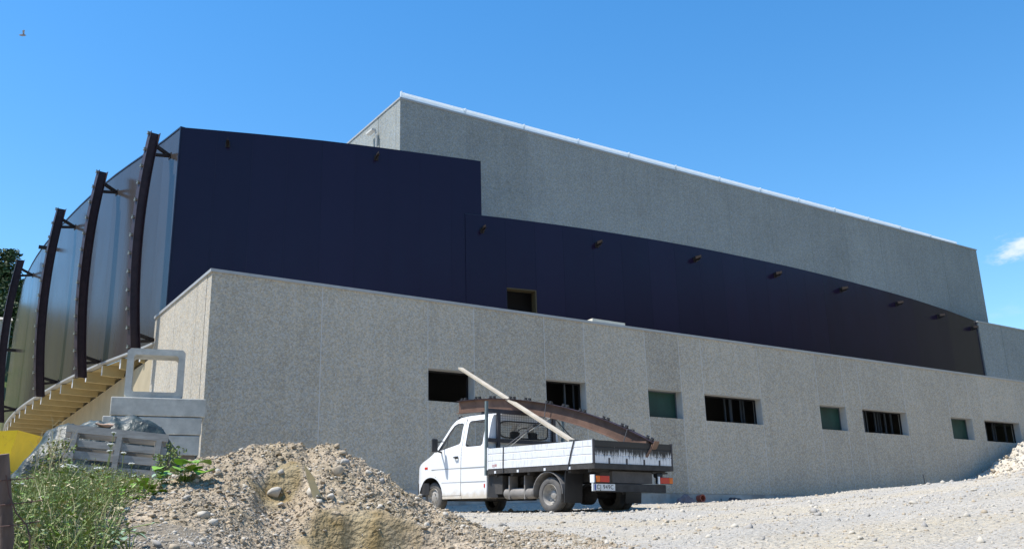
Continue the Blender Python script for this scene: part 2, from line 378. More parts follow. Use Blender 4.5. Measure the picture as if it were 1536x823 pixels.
f = MB(); f.box(8.57, 48, YW-.02, YW+.4, .3, ZB-.012); f.box(8.57, 48, YW+.03, YW+.3, ZB-.012, ZB)
hb(f, 'foundation_wall', M_foot)
cap = MB(); cap.box(X0-.035, 48, YW-.035, YW+TH+.03, ZT-.05, ZT+.02); cap.box(X0-.035, X0+TH+.03, YW+TH+.031, 26.2, ZT-.05, ZT+.02)
hb(cap, 'parapet_coping', M_cap)
roof = MB(); roof.box(X0+TH, 48, YW+TH, 60, 5.75, 5.85); hb(roof, 'roof', M_smooth)
iw = MB(); iw.box(X0+TH, 48, 24.2, 24.4, .5, 5.7); iw.box(X0+TH, 48, YW+TH, 24.2, 2.9, 3.0); hb(iw, 'inner_wall', M_int)
for i, (a, b_, k) in enumerate(wins):
    wroot = MB()
    fr = .035
    y0 = YW+TH-.10
    if k == 'w': y0 = YW+TH-.05
    for q in ((a+.012, a+.012+fr, ZW0, ZW1-.013), (b_-.012-fr, b_-.012, ZW0, ZW1-.013)): wroot.box(q[0], q[1], y0, y0+.05, q[2]+.002, q[3])
    wroot.box(a+.012+fr, b_-.012-fr, y0, y0+.05, ZW0+.002, ZW0+fr); wroot.box(a+.012+fr, b_-.012-fr, y0, y0+.05, ZW1-.013-fr, ZW1-.013)
    wo = hb(wroot, 'window', M_dark if k != 'g' else M_stud)
    if k == 'b':
        st = MB(); nst = 5 if b_-a < 2 else 9
        for j in range(nst):
            x = a + .15 + (b_-a-.2)*(j+.5+random.uniform(-.3,.3))/nst; dp_ = random.uniform(.12, .5); wd_ = random.choice([.015,.025,.04])
            if j == 0 or random.random() < .15: continue
            st = MB(); st.box(x, x+wd_, y0+dp_, y0+dp_+.06, ZW0-.3, ZW1+.3); st.build('stud', M_stud, wo, M=HM)
    elif k == 'g':
        st = MB(); st.box(a+.05, b_-.05, y0+.02, y0+.03, ZW0+.04, ZW1-.05)
        st.build('pane', M_green, wo, M=HM)
# cream wall below the overhang, with openings
cw = MB(); y = 26.2
ops = [(27.0,28.0,2.9,3.8),(30.3,31.2,3.1,3.9),(33.6,34.6,3.1,3.9),(37,38,3.1,3.9),(41,42,3.1,3.9)]
prev = 26.2
for a, b_, z0, z1 in ops:
    cw.box(X0+.01, X0+TH, prev, a, .3, 5.28); cw.box(X0+.01, X0+TH, a, b_, .3, z0); cw.box(X0+.01, X0+TH, a, b_, z1, 5.28); prev = b_
cw.box(X0+.01, X0+TH, prev, 62, .3, 5.28)
o = hb(cw, 'side_wall', M_cream); tag(o, 'smooth cream side wall under the overhang')
dk = MB(); dk.box(X0+TH+.02, X0+TH+.1, 22.5, 62, .5, 5.2); hb(dk, 'painted_dark_backing', M_dark)  # near-black sheet painted as the dark behind the side openings

def plan_pts(tab, step):
    """resample a curved plan line (Catmull-Rom through the measured points) to equal panels"""
    P = [Vector((x, y, 0)) for x, y in tab]; out = []
    ext = [2*P[0]-P[1]] + P + [2*P[-1]-P[-2]]
    for i in range(1, len(ext)-2):
        p0, p1, p2, p3 = ext[i-1:i+3]
        for k in range(24):
            t_ = k/24
            out.append(.5*((2*p1)+(-p0+p2)*t_+(2*p0-5*p1+4*p2-p3)*t_*t_+(-p0+3*p1-3*p2+p3)*t_**3))
    out.append(P[-1]); L = [0]
    for a, b_ in zip(out, out[1:]): L.append(L[-1]+(b_-a).length)
    n_ = max(1, round(L[-1]/step)); res = []; j = 0
    for k in range(n_+1):
        d = L[-1]*k/n_
        while j < len(L)-2 and L[j+1] < d: j += 1
        u = (d-L[j])/(L[j+1]-L[j]); res.append(out[j].lerp(out[j+1], min(1, u)))
    return res
def cladding(pts, z0, z1, name, th=.12, out=None, gap=.004, holes=(), label=None, parent=hall, pm=None):
    mb = MB()
    for i, (a, b_) in enumerate(zip(pts, pts[1:])):
        d = (b_-a).normalized(); nrm = Vector((d.y, -d.x, 0))
        if out is not None and nrm.dot(out) < 0: nrm = -nrm
        A = a+d*gap/2; B = b_-d*gap/2
        spans = [(z0, z1)]
        for (h0, h1, hz) in holes:
            if a.x >= h0-.01 and b_.x <= h1+.01: spans = [(hz, z1)]
        for (s0, s1) in spans:
            p = [A, B, B-nrm*th, A-nrm*th]
            mb.hexa([(q.x, q.y, s0) for q in p]+[(q.x, q.y, s1) for q in p], 0, rng.uniform(.2, .8))
        p = [a-d*.02-nrm*.012, a+d*.02-nrm*.012, a+d*.02-nrm*.05, a-d*.02-nrm*.05]
        if i: mb.hexa([(q.x, q.y, z0+.01) for q in p]+[(q.x, q.y, z1-.01) for q in p], 1)
    o = hb(mb, name, [pm or M_panel, M_pseam], parent, tone=True)
    if label: tag(o, label)
    return o
KS = 1.0150
ZTT, ZLB = 11.80, 9.823*KS
tall_tab = [(5.96,25.50),(7.96,24.85),(10.06,24.24),(12.25,23.75),(14.62,23.26)]
tp = plan_pts(tall_tab, 1.05)
cladding(tp, 5.85, ZTT, 'tall_cladding', out=Vector((0,-1,0)), label='tall navy glossy panel wall at the left front')
rb = MB(); rb.box(14.50, 14.62, 23.42, 26.0, 5.9, ZTT-.01); hb(rb, 'cladding_return', M_panel)
low_tab = [(13.87,23.00),(14.31,22.88),(17.52,22.36),(21.15,22.02),(24.74,21.93),(28.8,22.02),(34.75,22.51),(39.0,23.09)]
low_tab = [(a*KS, b*KS) for a, b in low_tab]
wx = (15.13*KS, 16.12*KS)
lp = plan_pts(low_tab, 1.10)
# cut the plan at the window jambs so that one bay holds the opening
lp2 = [p for p in lp if not (wx[0]-.35 < p.x < wx[1]+.35)]
def on_plan(x):
    for a, b_ in zip(lp, lp[1:]):
        if a.x <= x <= b_.x: return a.lerp(b_, (x-a.x)/(b_.x-a.x))
lp2 += [on_plan(wx[0]), on_plan(wx[1])]; lp2.sort(key=lambda p: p.x)
lp2 += [Vector((42.40*KS, 23.72*KS, 0))]
cladding(lp2, 5.85, ZLB, 'lower_cladding', out=Vector((0,-1,0)), holes=[(wx[0], wx[1], 7.62*KS)], label='long low navy panel wall curving away to the right with a row of bracket stubs')
rb = MB(); rb.box(13.872*KS, 13.95*KS, 23.13*KS, 23.9, 5.9, ZLB-.01); hb(rb, 'cladding_end', M_panel)
# the clad window above the parapet
a, b_ = on_plan(wx[0]), on_plan(wx[1])
wf = MB()
d = (b_-a).normalized(); nn = Vector((-d.y, d.x, 0))
def wbox(mb, u0, u1, v0, v1, z0, z1, m_=0):
    p = [a+d*u0+nn*v0, a+d*u1+nn*v0, a+d*u1+nn*v1, a+d*u0+nn*v1]
    mb.hexa([(q.x,q.y,z0) for q in p]+[(q.x,q.y,z1) for q in p], m_)
Wl = (b_-a).length
wbox(wf, .01, Wl-.01, .0, .30, 7.62*KS-.035, 7.62*KS-.004); wbox(wf, Wl-.04, Wl-.006, -.0, .30, 5.9, 7.62*KS-.037); wbox(wf, .006, .03, .05, .35, 5.9, 7.62*KS-.037)
w_ = hb(wf, 'window', M_yframe); tag(w_, 'dark unglazed opening in the navy panel wall')
q = MB(); wbox(q, -.3, Wl+.3, .8, .85, 5.9, 8); q.build('room_shade_sheet', M_dark, w_, M=HM)  # near-black sheet, the unlit room's darkness is in its colour
# deck behind the claddings so that no sky shows through
dk = MB()
pl = [(p.x, p.y+.2) for p in lp2] + [(42.4*KS, 26), (13.95*KS, 26)]
dk.extr([(x, y, 0) for x, y in pl], (0,0,ZLB-.35), (0,0,ZLB-.25)); hb(dk, 'lower_roof', M_smooth)
# left curved flank
flank_tab = [(5.96,25.50),(5.73,26.97),(5.06,30.55),(4.61,34.4),(4.28,39.4),(4.30,44.0),(4.58,47.9),(5.18,55.5)]
fp = plan_pts(flank_tab, 1.15)
ofl = cladding(fp, 5.68, ZTT, 'flank_cladding', out=Vector((-1,0,0)), label='glossy curved flank wall reflecting sky and ground', pm=M_flank)
for (pts_, z, nv) in ((tp, ZTT, 1), (fp, ZTT, 1), (lp2, ZLB, 1)):
    tr = MB()
    for p, q in zip(pts_, pts_[1:]):
        dd = (q-p).normalized(); nv_ = Vector((dd.y, -dd.x, 0)); 
        if nv_.dot(Vector((-1 if pts_ is fp else 0, -1 if pts_ is not fp else 0, 0))) < 0: nv_ = -nv_
        e_ = .02 if pts_ is fp else .003; A = p+nv_*e_; B = q+nv_*e_; C = q-nv_*.2; D = p-nv_*.2
        tr.hexa([(k.x,k.y,z+.002) for k in (A,B,C,D)]+[(k.x,k.y,z+(.045 if pts_ is fp else .016)) for k in (A,B,C,D)])
    hb(tr, 'cladding_cap', M_trim)
tr = MB()
for p, q in zip(fp, fp[1:]):
    dd = (q-p).normalized(); nv_ = Vector((-dd.y, dd.x, 0)); A = p+nv_*.04; B = q+nv_*.04; C = q-nv_*.16; D = p-nv_*.16
    tr.hexa([(k.x,k.y,5.62) for k in (A,B,C,D)]+[(k.x,k.y,5.678) for k in (A,B,C,D)])
hb(tr, 'flank_edge_trim', M_cap)
tr = MB(); tr.box(5.925, 5.955, 25.465, 25.495, 5.9, ZTT); hb(tr, 'corner_trim', M_trim)
dk = MB(); dk.extr([(p.x+.15, p.y, 0) for p in fp]+[(14, 55.5, 0), (14, 23.6, 0), (6.1, 25.7, 0)], (0,0,ZTT-.4), (0,0,ZTT-.3)); hb(dk, 'tall_roof', M_smooth)
sf = MB()
for p, q in zip(fp, fp[1:]):
    if q.y < 26.2: continue
    p_ = p if p.y > 26.2 else p.lerp(q, (26.2-p.y)/(q.y-p.y))
    sf.poly([(p_.x+.14, p_.y, 5.60), (q.x+.14, q.y, 5.60), (X0+.3, q.y, 5.60), (X0+.3, p_.y, 5.60)])
o = hb(sf, 'soffit', M_beamc)
def flank_x(y):
    for p, q in zip(fp, fp[1:]):
        if p.y <= y <= q.y: return p.x + (q.x-p.x)*(y-p.y)/(q.y-p.y)
    return fp[-1].x
y = 27.15
while y < 52:
    x = flank_x(y)+.05; bmb = MB()
    w_ = .16
    bmb.hexa([(x,y-.06,5.30),(X0+.02,y-.06,5.27),(X0+.02,y+.06,5.27),(x,y+.06,5.30),(x,y-.10,5.598),(X0+.02,y-.10,5.598),(X0+.02,y+.10,5.598),(x,y+.10,5.598)])
    bo = hb(bmb, 'soffit_beam', M_beamc)
    if y < 46:
        pb = MB(); pb.box(x-.012, x-.002, y-.055, y+.075, 5.31, 5.59); pb.build('end_plate', M_capw, bo, M=HM)
    y += 1.3
# upper concrete block
YU, XU0, XU1, ZU = 26.2, 13.26, 48.0, 14.98
ub = MB(); x = XU0; k = 0
while x < XU1-.1:
    x2 = min(x+2.62, XU1)
    ub.box(x+(.008 if x > XU0 else 0), x2-.008, YU, YU+.3, 5.9, ZU-.06, 0, rng.uniform(.35,.65)); x = x2
y = YU+.3
for y2 in (27.9, 30.5, 33.1, 36, 39): ub.box(XU0, XU0+.3, y+.012, y2-.012, 9, ZU-.06, 0, rng.uniform(.4,.6)); y = y2
ub.box(XU1-.3, XU1-.002, YU+.301, 39, 5.9, ZU-.06, 0, .5)
us = ub; x = XU0+2.62
while x < XU1-.1: us.box(x-.009, x+.009, YU+.01, YU+.06, 6, ZU-.06, 2); x += 2.62
for y2 in (27.9, 30.5, 33.1, 36): us.box(XU0+.02, XU0+.06, y2-.011, y2+.011, 9, ZU-.06, 2)
o = hb(ub, 'upper_wall', [M_peb2, M_peb2, M_seam], tone=True); tag(o, 'tall set-back block of grey aggregate concrete panels above the navy cladding')
uc = MB(); uc.box(XU0-.03, XU1+.03, YU-.03, YU+.33, ZU-.06, ZU); uc.box(XU0-.03, XU0+.33, YU+.331, 39, ZU-.06, ZU)
hb(uc, 'upper_coping', M_cap)
M_film = bpy.data.materials.new('white_film'); M_film.use_nodes = True; n, l, b = nodes_of(M_film); b.inputs['Base Color'].default_value = (.85,.87,.88,1); b.inputs['Roughness'].default_value = .35
trl = n.new('ShaderNodeBsdfTranslucent'); trl.inputs['Color'].default_value = (.85,.90,.92,1); ms_ = n.new('ShaderNodeMixShader'); ms_.inputs[0].default_value = .55; l.new(b.outputs[0], ms_.inputs[1]); l.new(trl.outputs[0], ms_.inputs[2]); l.new(ms_.outputs[0], n['Material Output'].inputs['Surface'])
fl = MB(); x = XU0+.05; i = 0
while x < 46.2:
    x2 = min(x+2.55, 46.3)
    hgt = .20*(1-sm((x-36)/12)*.45)
    fl.poly([(x+.02, YU+.03, ZU+.002), (x2-.02, YU+.03, ZU+.002), (x2-.02, YU+.03, ZU+hgt-.03), (x+.02, YU+.03, ZU+hgt-.03)]); fl.poly([(x+.03, YU-.01, ZU+hgt-.05), (x2-.03, YU-.01, ZU+hgt-.05), (x2-.03, YU+.02, ZU+hgt+.015), (x+.03, YU+.02, ZU+hgt+.015)]); fl.poly([(x+.03, YU+.02, ZU+hgt+.015), (x2-.03, YU+.02, ZU+hgt+.015), (x2-.03, YU+.12, ZU+hgt+.0), (x+.03, YU+.12, ZU+hgt+.0)])
    fl.box(x-.03, x+.018, YU-.02, YU+.06, ZU+.002, ZU+hgt+.03); x = x2
o = hb(fl, 'parapet_flashing', M_film)
rf = MB(); rf.box(XU0+.3, XU1-.3, YU+.3, 39, ZU-.5, ZU-.4); hb(rf, 'upper_roof', M_smooth)
# low block on the far right
rbk = MB(); YR = 23.66*KS; x = 42.41*KS
for x2 in (45, 47.6, 50.2, 52.8, 56): rbk.box(x+.008, x2-.008, YR, YR+.3, 5.0, ZLB-.04, 0, rng.uniform(.4,.6)); x = x2
rbk.box(42.41*KS+.008, 42.7*KS, YR+.301, YU, 5, ZLB-.04, 0, .5)
o = hb(rbk, 'right_wall', M_peb2, tone=True); tag(o, 'short grey concrete block at the right end of the navy cladding')
cc = MB(); cc.box(42.36*KS, 56, YR-.03, YR+.33, ZLB-.04, ZLB+.02); cc.box(42.36*KS, 42.7*KS, YR+.331, YU, ZLB-.04, ZLB+.02); hb(cc, 'right_coping', M_cap)
# bracket stubs on the front cladding
def stub(p, nrm, L=.34):
    s_ = MB(); p = Vector(p); nrm = Vector(nrm).normalized(); side = nrm.cross(Vector((0,0,1)))
    s_.bar(p-nrm*.01, p+nrm*.02, .13, .17); s_.bar(p+nrm*.02, p+nrm*L, .08, .012)
    s_.bar(p+nrm*.02+Vector((0,0,.06)), p+nrm*L+Vector((0,0,.03)), .012, .11); s_.bar(p+nrm*.02-Vector((0,0,.05)), p+nrm*(L*.8)-Vector((0,0,.03)), .012, .09)
    hb(s_, 'bracket_stub', M_steel)
def nrm_at(pts_, x):
    for p, q in zip(pts_, pts_[1:]):
        if p.x <= x <= q.x:
            dd = (q-p).normalized(); c = p.lerp(q, (x-p.x)/(q.x-p.x)); return c, Vector((dd.y, -dd.x, 0))
for x, z in ((7.19,11.4),(11.33,11.46)): c, nv_ = nrm_at(tp, x); stub((c.x,c.y,z), nv_)
for x, z in ((14.39,9.35),(18.34,9.34),(22.37,9.37),(26.36,9.37),(30.3,9.37),(34.32,9.38),(37.98,9.37),(41.6,9.36)):
    x *= KS; z *= KS; c, nv_ = nrm_at(lp2, x); stub((c.x,c.y,z), nv_)
# bowed steel ribs standing off the flank
def rib(yc, off=.52):
    fx = flank_x(yc); dx = flank_x(yc+.5)-flank_x(yc-.5)
    nv = Vector((-1, dx, 0)).normalized(); tv = Vector((dx, 1, 0)).normalized()
    root = MB(); pts = []
    z0, z1 = 5.2, 11.72; N = 22
    base = Vector((fx, yc, 0))
    def outp(z): u = (z-(z0+z1)/2)/((z1-z0)/2); return off + .22*(1-u*u)*1.05 - .02
    P = [base + nv*outp(z0+(z1-z0)*i/N) + Vector((0,0,z0+(z1-z0)*i/N)) for i in range(N+1)]
    def strip(o0, o1, wd):
        for i in range(N):
            a_, b2 = P[i], P[i+1]
            root.hexa([a_+nv*o0-tv*wd/2, a_+nv*o1-tv*wd/2, a_+nv*o1+tv*wd/2, a_+nv*o0+tv*wd/2,
                       b2+nv*o0-tv*wd/2, b2+nv*o1-tv*wd/2, b2+nv*o1+tv*wd/2, b2+nv*o0+tv*wd/2])
    strip(-.12, .12, .012); strip(.12, .134, .24); strip(-.134, -.12, .24)
    r_ = hb(root, 'steel_rib', M_rust)
    for i in range(13):
        cl = MB(); z = z0+.25+(z1-z0-.3)*i/12; c = base + nv*(outp(z)+.134) + Vector((0,0,z))
        cl.bar(c, c+nv*.055, .13, .012); cl.bar(c+nv*.05+Vector((0,0,-.03)), c+nv*.05+Vector((0,0,.03)), .12, .01)
        cl.bar(c+Vector((0,0,.05)), c+nv*.06+Vector((0,0,.055)), .05, .01)
        cl.build('cleat', M_cleat, r_, M=HM)
    for z in (11.15, 5.72):
        b3 = MB(); A = base + Vector((0,0,z)); Bp = base + nv*(outp(z)-.13) + Vector((0,0,z))
        b3.bar(A-nv*.01, A+nv*.015, .16, .18)
        for s1 in (-1, 1):
            b3.bar(A+tv*.04*s1, Bp+tv*.04*s1+Vector((0,0,.20 if z > 8 else .10)), .02, .08)
            b3.bar(A+tv*.04*s1, Bp+tv*.04*s1-Vector((0,0,.08)), .02, .07)
        b3.bar(A+nv*.1+Vector((0,0,.02)), A+nv*.16+Vector((0,0,.02)), .12, .09)
        b3.build('rib_bracket', M_steel, r_, M=HM)
for yc in (26.15, 29.85, 33.95, 40.9): rib(yc)
for yc, z in ((37.2, 11.25), (44.3, 8.7)):
    s_ = MB(); fx = flank_x(yc); s_.bar((fx, yc, z), (fx-.45, yc, z), .1, .12); hb(s_, 'bracket_stub', M_steel)

# vent pipe and plank on the roofs
lp_ = MB(); lp_.tube([(13.16,27.82,12.0),(13.16,27.82,14.2),(13.14,27.88,14.34),(13.10,28.0,14.40)], .035, 8)
lp_.box(12.98, 13.16, 27.85, 28.34, 14.36, 14.43)
o = lp_.build('roof_lamp', M_smooth); tag(o, 'small pale lamp on a bent pole beside the upper left wall', 'lamp')
pk = MB(); pk.hexa([(17.0,21.02,6.405),(18.25,21.02,6.405),(18.27,21.32,6.405),(17.02,21.32,6.405),(17.0,21.02,6.50),(18.25,21.02,6.49),(18.27,21.32,6.49),(17.02,21.32,6.50)])
o = pk.build('insulation_board', mat('cream_board', (.72,.68,.56), .8, var=.08)); tag(o, 'short cream board lying on the low parapet above the truck', 'board')
for i, (x, zz) in enumerate(((13.2,0),(19.5,0),(29.3,0),(36.6,0))):
    b_ = MB(); b_.lathe((x,21.2,6.40), (0,0,1), [(0,.045),(.03,.05),(.05,.02),(.055,.0)], 10)
    o = b_.build('parapet_bolt', M_capw); tag(o, ['pale nub on the coping left of the dark upper opening','pale nub on the coping right of the cream board','pale nub on the coping above the wide window near the middle','pale nub on the coping near the dark panel corner at right'][i], 'fixing', 'small nubs on the parapet coping')

# ------------------------------------------------------------------ the truck (u forward, v to its right, w up)
M_white = mat('white_truck_paint', (.78, .79, .80), .32, var=.03, vscale=1.2, spec=.5, coat=.2)
# grime low on the cab sides: it belongs to the paint
n, l, b = nodes_of(M_white); t = n.new('ShaderNodeTexCoord'); sx = n.new('ShaderNodeSeparateXYZ'); l.new(t.outputs['Object'], sx.inputs[0])
q = n.new('ShaderNodeTexNoise'); q.inputs['Scale'].default_value = 6; q.inputs['Detail'].default_value = 8; l.new(t.outputs['Object'], q.inputs['Vector'])
a = n.new('ShaderNodeMath'); a.operation = 'MULTIPLY_ADD'; l.new(q.outputs['Fac'], a.inputs[0]); a.inputs[1].default_value = .28; l.new(sx.outputs['Z'], a.inputs[2])
r = n.new('ShaderNodeMapRange'); r.inputs['From Min'].default_value = .44; r.inputs['From Max'].default_value = .58; r.inputs['To Min'].default_value = .8; r.inputs['To Max'].default_value = 0; l.new(a.outputs[0], r.inputs['Value'])
x = n.new('ShaderNodeMix'); x.data_type = 'RGBA'; src = b.inputs['Base Color'].links[0].from_socket
l.new(r.outputs[0], x.inputs['Factor']); l.new(src, x.inputs['A']); x.inputs['B'].default_value = (.50, .43, .33, 1); l.new(x.outputs['Result'], b.inputs['Base Color'])
M_black = mat('black_plastic', (.025, .025, .027), .55, var=.2)
M_chas = mat('dusty_chassis', (.045, .042, .04), .8, var=.4, vscale=8)
M_tyre = mat('dusty_tyre', (.105, .10, .095), .85, var=.25, vscale=9, bump=.002, bscale=60)
M_rim = mat('dusty_rim', (.36, .34, .31), .6, metal=.3, var=.25, vscale=10)
M_glass = mat('cab_glass', (.03, .045, .045), .04, spec=.6, alpha=.10)
M_glass.surface_render_method = 'BLENDED' if hasattr(M_glass, 'surface_render_method') else None
M_grey = mat('green_grey_rack_paint', (.12, .155, .16), .5, var=.25, vscale=8)
M_rdark = mat('dark_rack_paint', (.05, .045, .05), .6, var=.3, vscale=8)
M_red = mat('red_lens', (.55, .035, .02), .25, spec=.5)
M_amb = mat('amber_lens', (.75, .16, .02), .25, spec=.5)
M_plate = mat('plate_white', (.72, .73, .72), .4, var=.08, vscale=20)
M_ptext = mat('plate_letters', (.03, .03, .035), .5)
M_fend = mat('faded_fender', (.19, .18, .17), .7, var=.25, vscale=7)

def drip_mat(name, split, base=(.72, .73, .74), amount=1.0, lo=.5, sx_=6, dark=(.022, .022, .024)):
    """white dropside boards with black bitumen on their upper part running down in drips"""
    m = bpy.data.materials.new(name); m.use_nodes = True; n, l, b = nodes_of(m); b.inputs['Roughness'].default_value = .45
    t = n.new('ShaderNodeTexCoord'); sx = n.new('ShaderNodeSeparateXYZ'); l.new(t.outputs['Object'], sx.inputs[0])
    mp = n.new('ShaderNodeMapping'); mp.inputs['Scale'].default_value = (sx_, sx_, 1.3); l.new(t.outputs['Object'], mp.inputs[0])
    q = n.new('ShaderNodeTexNoise'); q.inputs['Scale'].default_value = 2.6; q.inputs['Detail'].default_value = 6; q.inputs['Roughness'].default_value = .7; l.new(mp.outputs[0], q.inputs['Vector'])
    def M(op, x, y):
        k = n.new('ShaderNodeMath'); k.operation = op
        for i, qq in enumerate((x, y)):
            if isinstance(qq, (int, float)): k.inputs[i].default_value = qq
            else: l.new(qq, k.inputs[i])
        return k.outputs[0]
    h = M('ADD', sx.outputs['Z'], M('MULTIPLY', M('SUBTRACT', q.outputs['Fac'], .5), amount))
    r = n.new('ShaderNodeMapRange'); r.inputs['From Min'].default_value = split-.04; r.inputs['From Max'].default_value = split+.04; l.new(h, r.inputs['Value'])
    q2 = n.new('ShaderNodeTexNoise'); q2.inputs['Scale'].default_value = 5; q2.inputs['Detail'].default_value = 7; l.new(mp.outputs[0], q2.inputs['Vector'])
    dirt = n.new('ShaderNodeMapRange'); dirt.inputs['From Min'].default_value = .5; dirt.inputs['From Max'].default_value = .75; dirt.inputs['To Max'].default_value = lo; l.new(q2.outputs['Fac'], dirt.inputs['Value'])
    x0 = n.new('ShaderNodeMix'); x0.data_type = 'RGBA'; l.new(dirt.outputs[0], x0.inputs['Factor']); x0.inputs['A'].default_value = (*base, 1); x0.inputs['B'].default_value = (.34, .34, .34, 1)
    x = n.new('ShaderNodeMix'); x.data_type = 'RGBA'; l.new(r.outputs[0], x.inputs['Factor']); l.new(x0.outputs['Result'], x.inputs['A']); x.inputs['B'].default_value = (*dark, 1)
    l.new(x.outputs['Result'], b.inputs['Base Color']); return m
M_side = drip_mat('side_board_paint', 1.36, amount=1.2, lo=.6, sx_=11, dark=(.13, .13, .135))
M_tail = drip_mat('tailgate_paint', .965, amount=.60, lo=.8, sx_=11)

ya, pi_, ro_ = R(95.7076), R(2.442), R(.2873)
TF = Vector((math.cos(pi_)*math.cos(ya), math.cos(pi_)*math.sin(ya), math.sin(pi_))); TR_ = Vector((math.sin(ya), -math.cos(ya), 0)); TU = TR_.cross(TF)
TRr = TR_*math.cos(ro_)+TU*math.sin(ro_); TUu = -TR_*math.sin(ro_)+TU*math.cos(ro_)
TO = Vector((10.0624, 12.6524, .5792))
TM = Matrix((TF, -TRr, TUu)).transposed().to_4x4(); TM.translation = TO
FLIP = Matrix.Diagonal((1, -1, 1, 1))
truck = empty('pickup_truck', label='white crew cab flatbed truck with dropsides parked in front of the low wall', cat='truck')
truck.matrix_world = TM
def tb(mb, name, mats, parent=None, **kw): return mb.build(name, mats, parent or truck, M=FLIP, **kw)
def Tw(u, v, w): return TO + TF*u + TRr*v + TUu*w
WD = 1.99
def interp(tab, x):
    if x <= tab[0][0]: return tab[0][1]
    for (a, za), (b_, zb) in zip(tab, tab[1:]):
        if x <= b_:
            return za+(zb-za)*(x-a)/(b_-a)
    return tab[-1][1]
ROOF = [(2.97,1.86),(3.03,1.885),(3.3,1.895),(3.8,1.895),(4.05,1.875),(4.18,1.83),(4.30,1.72),(4.52,1.46),(4.74,1.205),(4.86,1.14),(5.02,1.075),(5.3,.99),(5.55,.90),(5.70,.80),(5.79,.70),(5.83,.64)]
def top_w(u): return interp(ROOF, u)
UR, WB_, WR = 1.19, 3.70, .305       # rear axle, wheelbase, wheel radius
UFW = UR+WB_
def bot_w(u):
    d = abs(u-(UFW-.02))
    if d < .43: return max(.28, .33 + math.sqrt(max(0, .43**2-d*d))*.88)
    return .27 if u < UFW else .36
def nosed(u): return .42*max(0, (u-5.0)/.85)**2
def vv(u, w):
    top = top_w(u); v = .035
    v += .12*max(0, w-1.17)/.6 if w > 1.17 else 0
    v += .02*max(0, .55-w)
    if w > 1.72: v += .75*(w-1.72)**1.6
    return v + nosed(u)
def arc_open(u, u0, u1, r, zlo, zhi):
    """rounded-corner opening: returns (lo, hi) at station u"""
    if u < u0 or u > u1: return None
    d = min(u-u0, u1-u); c = r-math.sqrt(max(0, r*r-(r-d)**2)) if d < r else 0
    return (zlo+c, zhi-c)
def win_front(u):
    if not 3.875 <= u <= 4.66: return None
    lo = 1.345 - (u-3.875)*.165; hi = min(1.765, top_w(u)-.10 if u > 4.1 else 1.765)
    d = u-3.875; r = .05
    if d < r: c = r-math.sqrt(r*r-(r-d)**2); lo += c; hi -= c
    return (lo, hi) if hi-lo > .01 else None
def win_rear(u): return arc_open(u, 3.14, 3.70, .07, 1.27, 1.79)
DU0, DU1 = 3.80, 4.72
def door_bot(u):
    return max(.335, bot_w(u)+.045 if u > 4.36 else .335)
def side_spans(u, what):
    lo, hi = bot_w(u), top_w(u); spans = [(lo, hi)]
    ins = DU0 <= u <= DU1
    w_ = win_front(u) or win_rear(u)
    if what == 'door':
        lo = door_bot(u); hi = min(hi-.045, 1.83)
        return [(lo, w_[0]), (w_[1], hi)] if w_ else [(lo, hi)]
    if ins:
        return [(lo, door_bot(u)-.008), (min(hi-.045, 1.83)+.008, hi)]
    return [(lo, w_[0]), (w_[1], hi)] if w_ else [(lo, hi)]
def side_strip(mb, us, what, mir, th=.0):
    NW = 7
    def P(u, w): v = vv(u, w)+th; return (u, (WD-v) if mir else v, w)
    for a, b_ in zip(us, us[1:]):
        um = (a+b_)/2
        sa, sb, smid = side_spans(a+1e-5, what), side_spans(b_-1e-5, what), side_spans(um, what)
        if len(sa) != len(smid): sa = smid if len(smid) != len(sb) else [(x0, x1) for x0, x1 in smid]
        if len(sb) != len(smid): sb = smid
        for (a0, a1), (b0, b1) in zip(sa, sb):
            if a1-a0 < .002 and b1-b0 < .002: continue
            for k in range(NW):
                f0, f1 = k/NW, (k+1)/NW
                mb.poly([P(a, a0+(a1-a0)*f0), P(b_, b0+(b1-b0)*f0), P(b_, b0+(b1-b0)*f1), P(a, a0+(a1-a0)*f1)])
def stations(u0, u1, extra=()):
    s_ = set(np.round(np.arange(u0, u1, .04), 4)) | {u0, u1} | {e for e in extra if u0 < e < u1}
    s_ = sorted(s_); out = [s_[0]]
    for q in s_[1:]:
        if q-out[-1] > .004: out.append(q)
    out[-1] = u1
    return out
EX = (3.14,3.15,3.165,3.19,3.65,3.675,3.69,3.70,3.875,3.885,3.9,3.925,4.05,4.18,4.30,4.66,4.86,UFW-.45,UFW-.44,UFW+.40,UFW+.41)
body = MB()
for mir in (0, 1):
    side_strip(body, stations(2.97, DU0, EX), 'body', mir); side_strip(body, stations(DU0, DU1, EX), 'body', mir); side_strip(body, stations(DU1, 5.83, EX), 'body', mir)
# roof / windscreen / bonnet skin
us = stations(2.97, 5.83, EX); NV = 14
def topP(u, k):
    w0 = top_w(u); v0 = vv(u, w0); f_ = k/NV; v = v0+(WD-2*v0)*f_
    s_ = abs(2*f_-1)
    return (u, v, w0 + (.045 if u < 4.2 else .03)*(1-s_**3.2))
for a, b_ in zip(us, us[1:]):
    for k in range(NV):
        um = (a+b_)/2
        if 4.20 < um < 4.76 and 0 < k < NV-1: continue
        body.poly([topP(a, k), topP(b_, k), topP(b_, k+1), topP(a, k+1)])
# nose panel down to the bumper
u = 5.83
for k in range(NV):
    p, q = topP(u, k), topP(u, k+1); body.poly([p, (u+.03, p[1], .46), (u+.03, q[1], .46), q])
